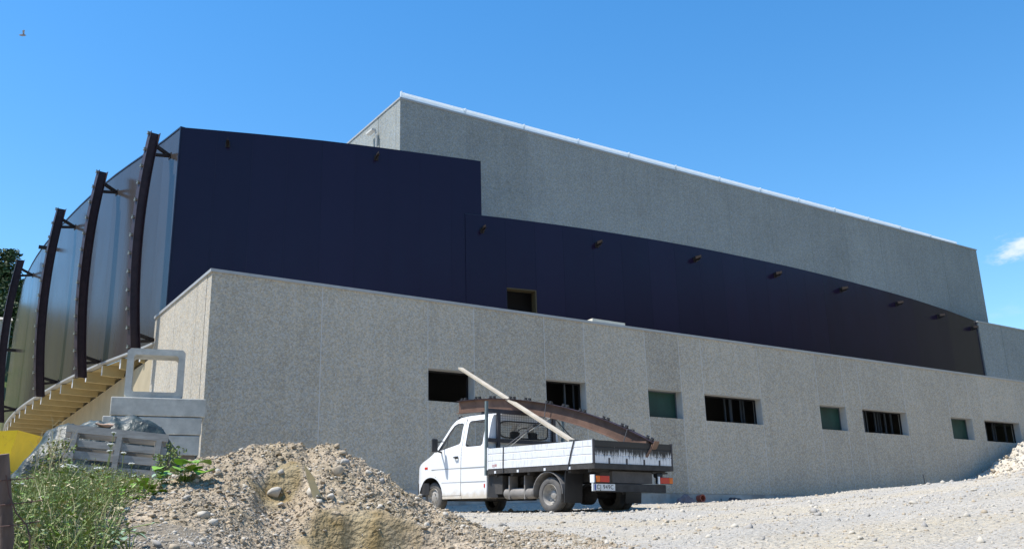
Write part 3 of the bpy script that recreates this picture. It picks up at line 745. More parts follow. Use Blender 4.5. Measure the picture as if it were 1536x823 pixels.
# rear wall with its window opening
RW0, RW1, RZ0, RZ1 = .36, 1.60, 1.43, 1.755
NB = 40
vs_ = sorted(set([.0]+[i/NB for i in range(NB+1)]))
u = 2.97
def rear_col(v):
    # highest w of the cab outline at lateral v
    vm = min(v, WD-v); lo = .27
    w = 1.86
    for i in range(200):
        if vv(u, w) <= vm+1e-6: break
        w -= .005
    s_ = abs(2*(v-.2)/(WD-.4)-1); 
    if w >= 1.855: w = 1.86+.045*(1-min(1, s_)**3.2)
    return lo, w
vs_ = list(np.linspace(.036, WD-.036, 61)) + [RW0, RW0+.012, RW0+.03, RW0+.06, RW1, RW1-.012, RW1-.03, RW1-.06]; vs_ = sorted(vs_)
for a, b_ in zip(vs_, vs_[1:]):
    if b_-a < 1e-4: continue
    la, ha = rear_col(a); lb, hb_ = rear_col(b_)
    wm = arc_open((a+b_)/2, RW0, RW1, .07, RZ0, RZ1)
    if wm:
        oa = arc_open(max(a, RW0), RW0, RW1, .07, RZ0, RZ1); ob = arc_open(min(b_, RW1), RW0, RW1, .07, RZ0, RZ1)
        body.poly([(u,a,la),(u,b_,lb),(u,b_,ob[0]),(u,a,oa[0])]); body.poly([(u,a,oa[1]),(u,b_,ob[1]),(u,b_,hb_),(u,a,ha)])
    else: body.poly([(u,a,la),(u,b_,lb),(u,b_,hb_),(u,a,ha)])
# floor of the cab
body.poly([(2.97,.04,.30),(4.4,.04,.30),(4.4,WD-.04,.30),(2.97,WD-.04,.30)])
def weld(o, d=.0015):
    bm = bmesh.new(); bm.from_mesh(o.data); bmesh.ops.remove_doubles(bm, verts=bm.verts, dist=d)
    bmesh.ops.recalc_face_normals(bm, faces=bm.faces); bm.to_mesh(o.data); bm.free()
    o.data.polygons.foreach_set('use_smooth', [True]*len(o.data.polygons))
    try: o.data.set_sharp_from_angle(angle=R(38))
    except Exception: pass
o = tb(body, 'cab_body', M_white); weld(o)
for mir in (0, 1):
    dm = MB(); side_strip(dm, stations(DU0+.008, DU1-.004, EX), 'door', mir, -.004)
    o = tb(dm, 'door', M_white); weld(o)
    hd = MB(); V = (lambda v: WD-v) if mir else (lambda v: v)
    hd.tube([(3.89,V(.02),1.075),(3.91,V(-.01),1.078),(3.99,V(-.012),1.078),(4.01,V(.02),1.075)], .014, 8)
    hd.box(3.90,4.01, min(V(.028),V(.034)), max(V(.028),V(.034)), 1.05, 1.10)
    tb(hd, 'handle', M_black, o, smooth=True)
    # glass and rubber edges
    for nm, wf_, u0, u1 in (('door_window', win_front, 3.875, 4.62), ('side_window', win_rear, 3.14, 3.70)):
        gl = MB(); rb_ = MB(); st = stations(u0, u1, EX)
        def GP(u, w, dv=.012): v = vv(u, w)+dv; return (u, V(v), w)
        for a, b_ in zip(st, st[1:]):
            wa = wf_(a+1e-5) or wf_((a+b_)/2); wb_ = wf_(b_-1e-5) or wf_((a+b_)/2)
            if not wa or not wb_: continue
            gl.poly([GP(a, wa[0]-.01), GP(b_, wb_[0]-.01), GP(b_, wb_[1]+.01), GP(a, wa[1]+.01)])
            for j, s1 in ((0, 1), (1, -1)):
                rb_.poly([GP(a, wa[j], -.0015), GP(b_, wb_[j], -.0015), GP(b_, wb_[j]+.020*s1, .004), GP(a, wa[j]+.020*s1, .004)])
        for uu, s1 in ((u0, 1), (u1, -1)):
            w_ = wf_(uu+.012*s1)
            if w_: rb_.poly([GP(uu-.0*s1, w_[0], -.0015), GP(uu-.0*s1, w_[1], -.0015), GP(uu+.022*s1, w_[1], .004), GP(uu+.022*s1, w_[0], .004)])
        if nm == 'door_window':
            w_ = win_front(4.34); rb_.poly([GP(4.325, w_[0], .0), GP(4.325, w_[1], .0), GP(4.35, w_[1]-.01, .0), GP(4.35, w_[0], .0)])
        g_ = tb(gl, nm, M_glass, recalc=False); tb(rb_, 'rubber_seal', M_black, g_)
# windscreen and rear window glass
gl = MB(); st = stations(4.20, 4.76, EX)
for a, b_ in zip(st, st[1:]):
    for k in range(1, NV-1):
        P_ = [Vector(topP(a, k)), Vector(topP(b_, k)), Vector(topP(b_, k+1)), Vector(topP(a, k+1))]
        gl.poly([p-Vector((.01,0,.01)) for p in P_])
tb(gl, 'windscreen', M_glass)
gl = MB(); gl.poly([(2.985,RW0-.01,RZ0-.01),(2.985,RW1+.01,RZ0-.01),(2.985,RW1+.01,RZ1+.01),(2.985,RW0-.01,RZ1+.01)])
g_ = tb(gl, 'rear_window', M_glass)
rb_ = MB(); ring = []
for i in range(48):
    th = 2*math.pi*i/48; cx, sx_ = math.cos(th), math.sin(th)
    k = 1/max(abs(cx)**6+abs(sx_)**6, 1e-9)**(1/6)
    ring.append((2.962, (RW0+RW1)/2+cx*k*(RW1-RW0)/2, (RZ0+RZ1)/2+sx_*k*(RZ1-RZ0)/2))
rb_.tube(ring+[ring[0]], .014, 6, cap=False); tb(rb_, 'rubber_seal', M_black, g_)
# trim lines, side lamps
tm = MB()
for w0, u0, u1, hh in ((.862, 3.0, 4.83, .014), (.590, 3.0, 4.46, .008)):
    for mir in (0, 1):
        V = (lambda v: WD-v) if mir else (lambda v: v)
        a_ = vv(3.2, w0)-.0075
        tm.box(u0, 3.797, min(V(a_),V(a_+.004)), max(V(a_),V(a_+.004)), w0-hh/2, w0+hh/2); tm.box(3.812, u1, min(V(a_),V(a_+.004)), max(V(a_),V(a_+.004)), w0-hh/2, w0+hh/2)
tb(tm, 'side_moulding', mat('grey_moulding', (.30,.31,.32), .6))
q = MB(); q.box(4.97, 5.08, .028, .05, .875, .925); tb(q, 'indicator_lamp', M_red, bevel=.008)
q = MB(); q.box(3.02, 3.05, .028, .036, .47, .54); tb(q, 'side_reflector', M_red)
# bumper, arch liner
q = MB(); prof = [(5.10,.045),(5.30,.09),(5.55,.20),(5.74,.32),(5.83,.46)]
pf = [(u_, v_) for u_, v_ in prof] + [(u_, WD-v_) for u_, v_ in reversed(prof)]
for (a, b_) in zip(pf, pf[1:]): q.hexa([(a[0],a[1],.36),(b_[0],b_[1],.36),(b_[0]-.1,b_[1]+(.06 if b_[1] < 1 else -.06),.36),(a[0]-.1,a[1]+(.06 if a[1] < 1 else -.06),.36),(a[0],a[1],.60),(b_[0],b_[1],.60),(b_[0]-.1,b_[1]+(.06 if b_[1] < 1 else -.06),.60),(a[0]-.1,a[1]+(.06 if a[1] < 1 else -.06),.60)])
tb(q, 'front_bumper', M_black)
q = MB()
for v0, v1 in ((.06, .40), (WD-.40, WD-.06)):
    for k in range(12):
        t0, t1 = math.pi*k/12, math.pi*(k+1)/12
        q.poly([(UFW-.02+.43*math.cos(t0), v0, .33+.38*math.sin(t0)), (UFW-.02+.43*math.cos(t1), v0, .33+.38*math.sin(t1)), (UFW-.02+.43*math.cos(t1), v1, .33+.38*math.sin(t1)), (UFW-.02+.43*math.cos(t0), v1, .33+.38*math.sin(t0))])
    q.box(4.3, 5.3, v1 if v1 < 1 else v0-.01, v1+.01 if v1 < 1 else v0, .28, .9)
tb(q, 'wheel_arch_liner', M_black)
for hv in (.30, WD-.30):
    q = MB(); hv = .48 if hv < 1 else WD-.48; q.hexa([(5.70,hv-.10,.64),(5.85,hv-.08,.64),(5.85,hv+.10,.64),(5.70,hv+.14,.64),(5.62,hv-.08,.78),(5.80,hv-.08,.76),(5.80,hv+.10,.76),(5.62,hv+.12,.78)])
    tb(q, 'headlight', mat('lamp_glass', (.6,.6,.62), .15))
# interior
q = MB()
for v0 in (.25, .80, 1.28):
    q.box(3.45, 3.95, v0, v0+.46, .55, .85); q.hexa([(3.42,v0,.8),(3.55,v0,.8),(3.55,v0+.46,.8),(3.42,v0+.46,.8),(3.30,v0+.04,1.42),(3.40,v0+.04,1.42),(3.40,v0+.42,1.42),(3.30,v0+.42,1.42)])
    q.box(3.28, 3.36, v0+.12, v0+.34, 1.44, 1.60)
tb(q, 'seats', mat('seat_cloth', (.05,.055,.07), .9), bevel=.03)
q = MB(); q.box(4.35, 4.78, .10, WD-.10, .8, 1.12); tb(q, 'dashboard', M_black, bevel=.03)
q = MB(); c_ = Vector((4.22,.50,1.20)); pts = [c_+Vector((.09*math.sin(2*math.pi*i/24), .19*math.cos(2*math.pi*i/24), .17*math.sin(2*math.pi*i/24))) for i in range(25)]
q.tube(pts, .016, 6, cap=False); q.bar(c_, c_+Vector((.2,0,-.15)), .05, .05); q.bar(pts[0], pts[12], .03, .02); tb(q, 'steering_wheel', M_black)
q = MB()
q.bar((4.50,.06,1.20), (4.42,-.17,1.23), .03, .03); q.bar((4.44,-.16,1.22), (4.44,-.16,1.41), .02, .02); q.bar((4.46,.06,1.42), (4.42,-.17,1.40), .02, .02)
o = tb(q, 'mirror_arm', M_black)
q = MB(); q.hexa([(4.38,-.26,1.19),(4.45,-.24,1.19),(4.45,-.12,1.19),(4.38,-.12,1.19),(4.38,-.27,1.465),(4.45,-.25,1.465),(4.45,-.12,1.465),(4.38,-.12,1.465)])
tb(q, 'side_mirror', M_black, bevel=.025)
q = MB(); q.bar((4.50,WD-.06,1.20), (4.42,WD+.17,1.23), .03, .03); tb(q, 'mirror_arm', M_black)
q = MB(); q.box(4.38,4.45,WD+.10,WD+.25,1.19,1.46); tb(q, 'side_mirror', M_black, bevel=.025)
q = MB(); q.tube([(4.16,.24,1.875),(4.14,.24,1.915),(4.10,.26,1.925)], .018, 6); tb(q, 'roof_aerial_base', M_black)
# wheels
def wheel(u, v, sgn, dual=False, parent=truck):
    """v = outer face, sgn = +1 when the inside lies towards larger v"""
    ty = MB(); w_ = .19; cz = WR
    prof = [(.02,.19),(.005,.205),(.0,.235),(.004,.27),(.02,.295),(.045,WR),(w_-.045,WR),(w_-.02,.295),(w_-.004,.27),(w_,.235),(w_-.005,.205),(w_-.02,.19)]
    ty.lathe((u, v, cz), (0, sgn, 0), prof, 40)
    if dual: ty.lathe((u, v+sgn*.215, cz), (0, sgn, 0), prof, 40)
    for k in range(40):   # tread blocks
        th = 2*math.pi*k/40; d = Vector((math.cos(th), 0, math.sin(th))); tn = Vector((-math.sin(th), 0, math.cos(th)))
        for off in ((.05,.09),(.10,.14)) :
            c = Vector((u, v, cz))+d*(WR+.001); a0 = Vector((0, sgn*off[0], 0)); a1 = Vector((0, sgn*off[1], 0))
            ty.hexa([c+a0-tn*.015-d*.01, c+a1-tn*.015-d*.01, c+a1+tn*.015-d*.01, c+a0+tn*.015-d*.01, c+a0-tn*.015+d*.005, c+a1-tn*.015+d*.005, c+a1+tn*.015+d*.005, c+a0+tn*.015+d*.005])
    wo = tb(ty, 'wheel', M_tyre, smooth=30)
    rm = MB()
    if dual: pr = [(.02,.192),(.012,.185),(.03,.175),(.10,.165),(.125,.150),(.14,.12),(.145,.085),(.10,.075),(.09,.055),(.085,.0)]
    else: pr = [(.02,.192),(.010,.185),(.025,.175),(.055,.160),(.05,.13),(.035,.11),(.03,.08),(.02,.06),(.015,.0)]
    rm.lathe((u, v, cz), (0, sgn, 0), pr, 36)
    for k in range(6):
        th = 2*math.pi*k/6; d = Vector((math.cos(th), 0, math.sin(th)))
        c = Vector((u, v+sgn*(.105 if dual else .028), cz))+d*(.105 if dual else .09); rm.lathe(c, (0, -sgn, 0), [(0,.012),(.022,.012),(.022,0)], 6)
    ro = tb(rm, 'rim', M_rim, wo, smooth=30)
wheel(UR, .06, 1, True); wheel(UR, WD-.06, -1, True); wheel(UFW, .12, 1); wheel(UFW, WD-.12, -1)
q = MB(); q.tube([(UR,.2,WR),(UR,WD-.2,WR)], .06, 10); q.lathe((UR,WD/2-.18,WR),(0,1,0),[(0,.0),(.02,.10),(.09,.17),(.27,.17),(.34,.10),(.36,0)],16); q.tube([(UR,WD/2,WR+.02),(4.3,WD/2,.45)], .04, 8); tb(q, 'rear_axle', M_chas)
q = MB(); q.box(UFW-.07, UFW+.07, .3, WD-.3, .24, .34); q.box(3.2, 4.7, .45, 1.5, .24, .32); tb(q, 'front_axle', M_chas)
# chassis rails, cross members, underbody boxes
q = MB()
for v0 in (.52, WD-.60): q.box(.10, 4.3, v0, v0+.08, .52, .66)
for u0 in (.15, 1.0, 1.9, 2.8): q.box(u0, u0+.08, .602, WD-.602, .56, .64)
for u0 in (.12, .62, 1.72, 2.2, 2.68): q.box(u0, u0+.07, .06, WD-.06, .662, .72)
q.box(2.55, 2.95, .09, .50, .34, .68); q.box(1.65, 2.75, .62, 1.3, .30, .55)
for u0 in (.25, 2.1): q.bar((UR-.6,.56,.50),(UR,.56,.36),.06,.04) ; q.bar((UR,.56,.36),(UR+.62,.56,.50),.06,.04)
tb(q, 'chassis_frame', M_chas)
q = MB(); q.lathe((1.70,.20,.345),(1,0,0),[(0,.0),(0,.085),(.02,.10),(.83,.10),(.85,.085),(.85,0)],24); q.box(1.9,1.93,.10,.30,.24,.66); q.box(2.35,2.38,.10,.30,.24,.66)
tb(q, 'tank', mat('dusty_tank', (.20,.185,.17), .6, var=.3), smooth=35)
q = MB(); q.hexa([(2.70,.10,.28),(2.95,.06,.28),(2.95,.36,.28),(2.70,.36,.28),(2.80,.10,.69),(2.95,.06,.69),(2.95,.36,.69),(2.80,.36,.69)]); tb(q, 'cab_rear_skirt', M_black)
# bed
q = MB(); q.box(.0, 2.90, .015, WD-.015, .735, .775); q.box(.0, 2.90, -.005, .045, .715, .805, 1); q.box(.0, 2.90, WD-.045, WD+.005, .715, .805, 1); q.box(-.03,.03,.0,WD,.715,.805,1)
tb(q, 'bed_floor', [mat('worn_plywood', (.15,.12,.09), .8, var=.3), M_chas])
q = MB()
for u0 in (.55, 1.2, 1.95, 2.62): q.box(u0, u0+.05, -.014, -.006, .72, .765)
tb(q, 'board_latches', M_capw)
def board_prof(z0, z1):
    h = z1-z0
    return [(.0, z0), (.0, z0+.34*h), (.008, z0+.36*h), (.008, z0+.385*h), (.0, z0+.405*h), (.0, z0+.68*h), (.008, z0+.70*h), (.008, z0+.725*h), (.0, z0+.745*h), (.0, z1), (.028, z1), (.028, z0)]
q = MB(); q.extr([(0, v_-.012, w_) for v_, w_ in board_prof(.808, 1.19)], (.015,0,0), (2.86,0,0)); q.box(2.862,2.90,-.014,.026,.79,1.21)
q.box(.0,.012,-.016,.03,.81,1.20)
o = tb(q, 'side_board', M_side); tag(o, 'white side board with grey drips')
q = MB(); q.extr([(0, WD+.012-v_, w_) for v_, w_ in board_prof(.808, 1.19)], (.015,0,0), (2.86,0,0)); tb(q, 'side_board', M_side)
q = MB(); q.extr([(-.016+v_, 0, w_) for v_, w_ in board_prof(.808, 1.19)], (0,.03,0), (0,WD-.03,0)); o = tb(q, 'tailgate', M_tail); tag(o, 'tailgate smeared black along its upper half')
for v0 in (-.006, WD-.03):
    q = MB(); q.box(-.022, .018, v0, v0+.034, .80, 1.205); tb(q, 'corner_post', M_rdark)
q = MB()
for v0 in (.35,.78,1.22,1.62): q.box(-.024,-.012,v0,v0+.035,.79,.90)
tb(q, 'tailgate_hinges', M_rdark)
# text like marks near the front of the side board, left unreadable in the photograph
q = MB(); 
for k in range(3): q.box(2.66, 2.74, -.0145, -.0125, .84+k*.018, .846+k*.018)
for k in range(3): q.box(2.60+.02*k, 2.61+.02*k, -.0145, -.0125, .845, .89)
tb(q, 'red_marking', mat('red_marking', (.45,.12,.10), .6))
# rack behind the cab
q = MB(); q.box(2.905, 2.955, -.03, .02, .69, 2.11); o = tb(q, 'rack_post', M_grey)
q = MB(); q.box(2.905, 2.955, WD-.02, WD+.03, .69, 2.02); o = tb(q, 'rack_post', M_grey)
for v0, w_ in ((.255, .065), (1.70, .075)):
    q = MB(); q.box(2.90, 2.95, v0, v0+w_, .78, 1.888); tb(q, 'rack_upright', M_rdark)
q = MB(); q.box(2.902, 2.952, .022, WD-.022, 1.89, 1.97); q.box(2.902, 2.952, .022, .253, 1.33, 1.40); q.box(2.902, 2.952, .322, 1.698, 1.33, 1.40); q.box(2.902, 2.952, 1.777, WD-.022, 1.33, 1.40)
q.tube([(2.93,.33,1.27),(2.93,.30,1.25),(2.93,.28,1.28),(2.93,.30,1.31),(2.93,.33,1.27)], .012, 6); tb(q, 'rack_crossbars', M_rdark)
q = MB()
v = .34
while v < 1.69: q.bar((2.925, v, 1.40), (2.925, v, 1.89), .0035, .0035, upv=(1,0,0)); v += .045
w_ = 1.44
while w_ < 1.88: q.bar((2.925,.322,w_), (2.925,1.70,w_), .0035, .0035); w_ += .045
tb(q, 'mesh_guard', M_steel)
q = MB(); q.box(2.86,2.90,.03,WD-.03,.81,1.20); tb(q, 'front_board', M_tail)
# fender, flaps, rear end
def fender(v0, v1):
    q = MB(); c = (UR, .33); N_ = 14
    for k in range(N_):
        t0, t1 = R(-2+184*k/N_), R(-2+184*(k+1)/N_)
        def C(t_, r_): return (c[0]+r_*math.cos(t_), c[1]+(r_*.94)*math.sin(t_))
        a0, a1, b0, b1 = C(t0,.385), C(t1,.385), C(t0,.40), C(t1,.40)
        q.hexa([(a0[0],v0,a0[1]),(a1[0],v0,a1[1]),(a1[0],v1,a1[1]),(a0[0],v1,a0[1]),(b0[0],v0,b0[1]),(b1[0],v0,b1[1]),(b1[0],v1,b1[1]),(b0[0],v1,b0[1])])
        lip = .0 if v0 < 1 else 0
    return q
tb(fender(.015, .48), 'mudguard', M_fend, smooth=30); tb(fender(WD-.48, WD-.015), 'mudguard', M_fend, smooth=30)
for v0 in (.03, WD-.45):
    q = MB(); q.hexa([(.76,v0,.16),(.775,v0,.16),(.775,v0+.42,.16),(.76,v0+.42,.16),(.72,v0,.715),(.735,v0,.715),(.735,v0+.42,.715),(.72,v0+.42,.715)]); tb(q, 'mud_flap', M_black)
q = MB(); q.box(.02, .09, .08, 1.83, .335, .475); tb(q, 'rear_bumper', M_chas, bevel=.01)
q = MB(); q.box(.05,.35,.50,1.50,.49,.685); q.box(.10,.5,.55,.60,.4,.69); tb(q, 'rear_box', mat('dark_rear_box', (.075,.07,.068), .7, var=.25))
for v0, s1 in ((.0, 1), (WD-.40, -1)):
    q = MB(); a0 = v0 if s1 == 1 else v0
    q.box(.0, .07, v0+.02, v0+.39, .49, .605); o = tb(q, 'tail_light', M_black)
    am = (v0+.055, v0+.14) if s1 == 1 else (v0+.29, v0+.385)
    rd = (v0+.142, v0+.36) if s1 == 1 else (v0+.05, v0+.288)
    z_ = MB(); z_.box(-.022, -.001, am[0], am[1], .495, .60); tb(z_, 'amber_lens', M_amb, o, bevel=.006)
    z_ = MB(); z_.box(-.022, -.001, rd[0], rd[1], .495, .60); tb(z_, 'red_lens', M_red, o, bevel=.006)
    pl_ = v0-.012 if s1 == 1 else v0+.391
    z_ = MB(); z_.box(-.02, .07, pl_-.0, pl_+.03, .485, .615) if s1 == 1 else z_.box(-.02,.0,v0+.0,v0+.04,.485,.615)
    tb(z_, 'lamp_end_cap', M_capw, o)
q = MB(); q.tube([(.06,1.60,.64),(.06,1.74,.64)], .05, 12); q.bar((.05,1.5,.68),(.05,1.9,.68),.03,.03); tb(q, 'hitch_bracket', M_black)
q = MB(); q.box(-.012, -.004, .0, .50, .355, .465); q.box(-.016,.01,-.035,-.003,.345,.472)
po = tb(q, 'licence_plate', M_plate)
def text_mesh(txt, size, name, material, parent, M, extr=.0008):
    cu = bpy.data.curves.new('t', 'FONT'); cu.body = txt; cu.size = size; cu.extrude = extr; cu.align_x = 'CENTER'; cu.align_y = 'CENTER'; cu.space_character = 1.12
    to = bpy.data.objects.new('t', cu); COL.objects.link(to)
    bpy.context.view_layer.update()
    me = bpy.data.meshes.new_from_object(to.evaluated_get(bpy.context.evaluated_depsgraph_get()))
    bpy.data.objects.remove(to); me.name = name; me.materials.clear(); me.materials.append(material); me.transform(M)
    o = bpy.data.objects.new(name, me); COL.objects.link(o); o.parent = parent; return o
# text faces backwards (-u); its right runs towards +v = local -y
TX = Matrix(((0,0,-1,-.0135),(-1,0,0,-.26),(0,1,0,.41),(0,0,0,1)))
text_mesh('CJ 949C', .105, 'plate_number', M_ptext, po, TX)
q = MB(); q.box(-.0135,-.0125,.01,.045,.36,.46); tb(q, 'blue_band', mat('plate_blue', (.03,.07,.35), .5), po)

# ------------------------------------------------------------------ load: curved beam, plank, straps (world coordinates)
def frame_obj(mb, name, m_, loc, label, cat, **kw):
    o = mb.build(name, m_, None, M=Matrix.Translation(-Vector(loc)), **kw); o.location = loc; tag(o, label, cat); return o
beam_tab = [(4.63,2.31),(4.0,2.300),(3.36,2.253),(2.185,2.043),(1.108,1.737),(.258,1.357),(-.065,1.195)]
def cr(tab, n_=10):
    P = [Vector((a, b_)) for a, b_ in tab]; E_ = [2*P[0]-P[1]]+P+[2*P[-1]-P[-2]]; out = []
    for i in range(1, len(E_)-2):
        p0, p1, p2, p3 = E_[i-1:i+3]
        for k in range(n_):
            t_ = k/n_; out.append(.5*((2*p1)+(-p0+p2)*t_+(2*p0-5*p1+4*p2-p3)*t_*t_+(-p0+3*p1-3*p2+p3)*t_**3))
    return out+[P[-1]]
# least-squares circle keeps the bow even
bp_ = cr(beam_tab, 6)
A_ = np.array([[p.x, p.y, 1] for p in bp_]); rhs = np.array([-(p.x**2+p.y**2) for p in bp_]); D_, E1, F_ = np.linalg.lstsq(A_, rhs, rcond=None)[0]
cx_, cz_ = -D_/2, -E1/2; rad = math.sqrt(cx_**2+cz_**2-F_)
def bw(u): return cz_+math.sqrt(rad**2-(u-cx_)**2)
BN = 36; bu = [4.66-(4.66+.065)*i/BN for i in range(BN+1)]
sdir = TRr*1.0 + TF*.194; sdir.normalize()
topc = [Tw(u, 1.5-.194*u, bw(u)) for u in bu]
def tangent(P, i): return (P[min(i+1, len(P)-1)]-P[max(i-1, 0)]).normalized()
M_beam = M_rustb
q = MB(); dep = .265; fw = .16
dn = []
for i, p in enumerate(topc):
    tg = tangent(topc, i); nrm_ = sdir.cross(tg).normalized()
    if nrm_.z > 0: nrm_ = -nrm_
    dn.append((p, nrm_))
def bstrip(o0, o1, wd, m_=0):
    for (p, n1), (p2, n2) in zip(dn, dn[1:]):
        q.hexa([p+n1*o1-sdir*wd/2, p2+n2*o1-sdir*wd/2, p2+n2*o1+sdir*wd/2, p+n1*o1+sdir*wd/2,
                p+n1*o0-sdir*wd/2, p2+n2*o0-sdir*wd/2, p2+n2*o0+sdir*wd/2, p+n1*o0+sdir*wd/2], m_)
bstrip(.012, dep-.012, .012); bstrip(0, .012, fw, 1); bstrip(dep-.012, dep, fw)  # top flange takes the darker steel as painted shade along the upper edge
loc = Tw(2.3, 1.05, 1.72)
o = frame_obj(q, 'curved_steel_beam', [M_rustb, M_rust], loc, 'long brown curved steel beam laid over the truck from cab roof to tailgate', 'beam')
for i in range(11):
    cl = MB(); j = 1+i*(BN-2)/10; k = int(j); p, n1 = dn[k]; tg = tangent(topc, k); p = p.copy(); up_ = -n1
    for s1 in (-.05, .05):
        c = p+tg*s1
        cl.bar(c+up_*.012-sdir*.04, c+up_*.012+sdir*.04, .05, .012, upv=tuple(up_))
        cl.bar(c-sdir*.0+up_*.012, c+up_*.055, .045, .05 if s1 > 0 else .03, upv=tuple(sdir))
        cl.bar(c+up_*.05-tg*.03, c+up_*.05+tg*.03, .03, .012, upv=tuple(up_))
    cl.build('cleat', M_black, o, M=Matrix.Translation(-loc))
q = MB(); p, n1 = dn[-1]; tg = tangent(topc, BN); q.hexa([p+n1*a_+tg*c_+sdir*b_ for a_, c_ in ((-.04,.0),(.10,.0)) for (b_) in (-.075,.075)] [:0] or
    [p+n1*-.04-sdir*.08, p+n1*.12-sdir*.08, p+n1*.12-sdir*.08+tg*.012, p+n1*-.04-sdir*.08+tg*.012, p+n1*-.04+sdir*.08, p+n1*.12+sdir*.08, p+n1*.12+sdir*.08+tg*.012, p+n1*-.04+sdir*.08+tg*.012])
q.build('end_plate', M_rustb, o, M=Matrix.Translation(-loc))
# supports under the beam on the cab roof
q = MB(); us_ = 3.9; vb = 1.5-.194*us_
for du in (-.18, .18):
    q.bar((us_+du, vb-.0, 1.925), (us_+du*.6, vb, bw(us_)-dep+.0), .05, .04); 
q.bar((us_-.25, vb, 1.94), (us_+.25, vb, 1.94), .06, .03)
tb(q, 'roof_support', M_stud)
q = MB(); q.bar((.03,1.42,1.205),(.42,1.42,1.225),.12,.05); q.bar((-.0,1.30,.95),(-.02,1.50,1.20),.05,.05); tb(q, 'beam_chock', M_rustb)
# plank: leans on the near flange of the beam, its foot on the side board
def t_ray(px, py, v):
    d_ = pix(px, py); t_ = (v+TO.dot(TRr))/d_.dot(TRr); return d_*t_
TPL = t_ray(797, 621, .56)
A = TPL; B = Tw(.66, .10, 1.235); d = (B-A).normalized()
ray = pix(687, 557.5); # far end reached along the plank's own line
best = min((abs((A-d*s_).normalized().cross(ray).length), s_) for s_ in np.arange(.5, 6, .02))[1]
C = A-d*best
q = MB(); q.bar(C, B+d*.06, .11, .04, upv=(0,0,1))
o = frame_obj(q, 'timber_plank', mat('grey_timber', (.47,.41,.32), .75, var=.2, vscale=3, stretch=(1,1,1)), A, 'long weathered timber plank propped up and leaning out over the truck bed', 'plank')
M_strap = mat('dark_strap', (.06,.06,.065), .8)
def path_obj(name, pts, r, m_, label, cat, group=None, n_=6):
    q = MB(); q.tube(pts, r, n_); o = frame_obj(q, name, m_, Vector(pts[0]), label, cat, smooth=60)
    if group: o['group'] = group
    return o
def bm_pt(u, side, frac):  # a point around the beam section
    v = 1.5-.194*u; return Tw(u, v+side*.085, bw(u)-frac*dep)
u0 = 2.28
path_obj('tie_down_strap', [Tw(2.40,-.02,.72),Tw(2.395,-.022,1.0),Tw(2.39,-.02,1.2),Tw(2.36,.02,1.21)]+[bm_pt(u0+.05,-1,1.05), bm_pt(u0,-1,-.06), bm_pt(u0,1,-.06), bm_pt(u0-.06,1,1.05), Tw(2.3,WD-.03,1.21), Tw(2.3,WD+.02,.8)], .010, M_strap, 'dark strap over the front end of the white side board, tied round the curved beam', 'strap')
u0 = .45
path_obj('tie_down_strap', [Tw(.62,-.022,.70),Tw(.52,-.022,1.0),Tw(.44,-.022,1.2),Tw(.45,.02,1.21),bm_pt(u0+.1,-1,1.05),bm_pt(u0,-1,-.06),bm_pt(u0,1,-.06),bm_pt(u0-.05,1,1.05),Tw(.5,WD-.03,1.21),Tw(.5,WD+.02,.8)], .012, M_strap, 'dark strap hanging over the white side board near the tailgate corner', 'strap')
path_obj('tie_down_rope', [Tw(2.45,.03,1.10),Tw(2.35,.5,1.47),bm_pt(2.2,-1,1.04),bm_pt(2.2,1,1.04),Tw(2.5,1.9,1.2)], .007, mat('pale_rope', (.34,.33,.30), .8), 'thin pale rope running diagonally up from the side board to the beam', 'rope')

# ------------------------------------------------------------------ dirt mound in the foreground
M_dirt = mat('pale_rubble_dirt', (.41,.33,.235), .95, var=.38, vscale=14, col2=(.33,.265,.175), mixscale=2.2, mixlo=.42, mixhi=.62, bump=.045, bscale=26, spec=.15)
M_clay = mat('ochre_clay', (.34,.25,.125), .95, var=.22, vscale=4, col2=(.42,.36,.26), mixscale=3, mixlo=.5, mixhi=.75, bump=.012, bscale=14, spec=.15)
M_stone = [mat('pale_stone', (.50,.45,.37), .85, var=.15, vscale=6, spec=.2), mat('grey_stone', (.35,.325,.29), .85, var=.2, vscale=6, spec=.2), mat('tan_stone', (.40,.33,.24), .85, var=.2, vscale=6, spec=.2)]
AX = R(68.7); MD = Vector((math.cos(AX), math.sin(AX), 0)); ML = Vector((math.sin(AX), -math.cos(AX), 0))   # away, right
MH = 8.9
CREST = [(-3.1,-.02),(-2.3,.02),(-1.62,.30),(-1.25,.62),(-.92,.82),(-.60,.90),(-.33,.955),(-.10,.955),(.10,1.01),(.33,.955),(.60,.83),(.86,.70),(1.13,.52),(1.42,.40),(1.72,.28),(2.05,.13),(2.5,.02),(3.2,-.05)]
def fbm(x, y, z, o_=4):
    s_ = 0; a_ = 1; f_ = 1
    for _ in range(o_): s_ += a_*noise.noise(Vector((x*f_, y*f_, z))); a_ *= .55; f_ *= 2.05
    return s_
def clay_w(s_, t_):
    w1 = 1-math.hypot((s_-.58+.12*fbm(t_*2, s_*2, 3, 3))/.74, (t_+1.75+.2*(s_-.58))/.68)
    sk = (s_+.19)+(t_+.60)*-.6
    w2 = 1-math.hypot(sk/.17, (t_+.62)/.30)
    return max(0, min(1, (max(w1, w2*.8)+.22*fbm(s_*4, t_*4, 8, 3))*4))
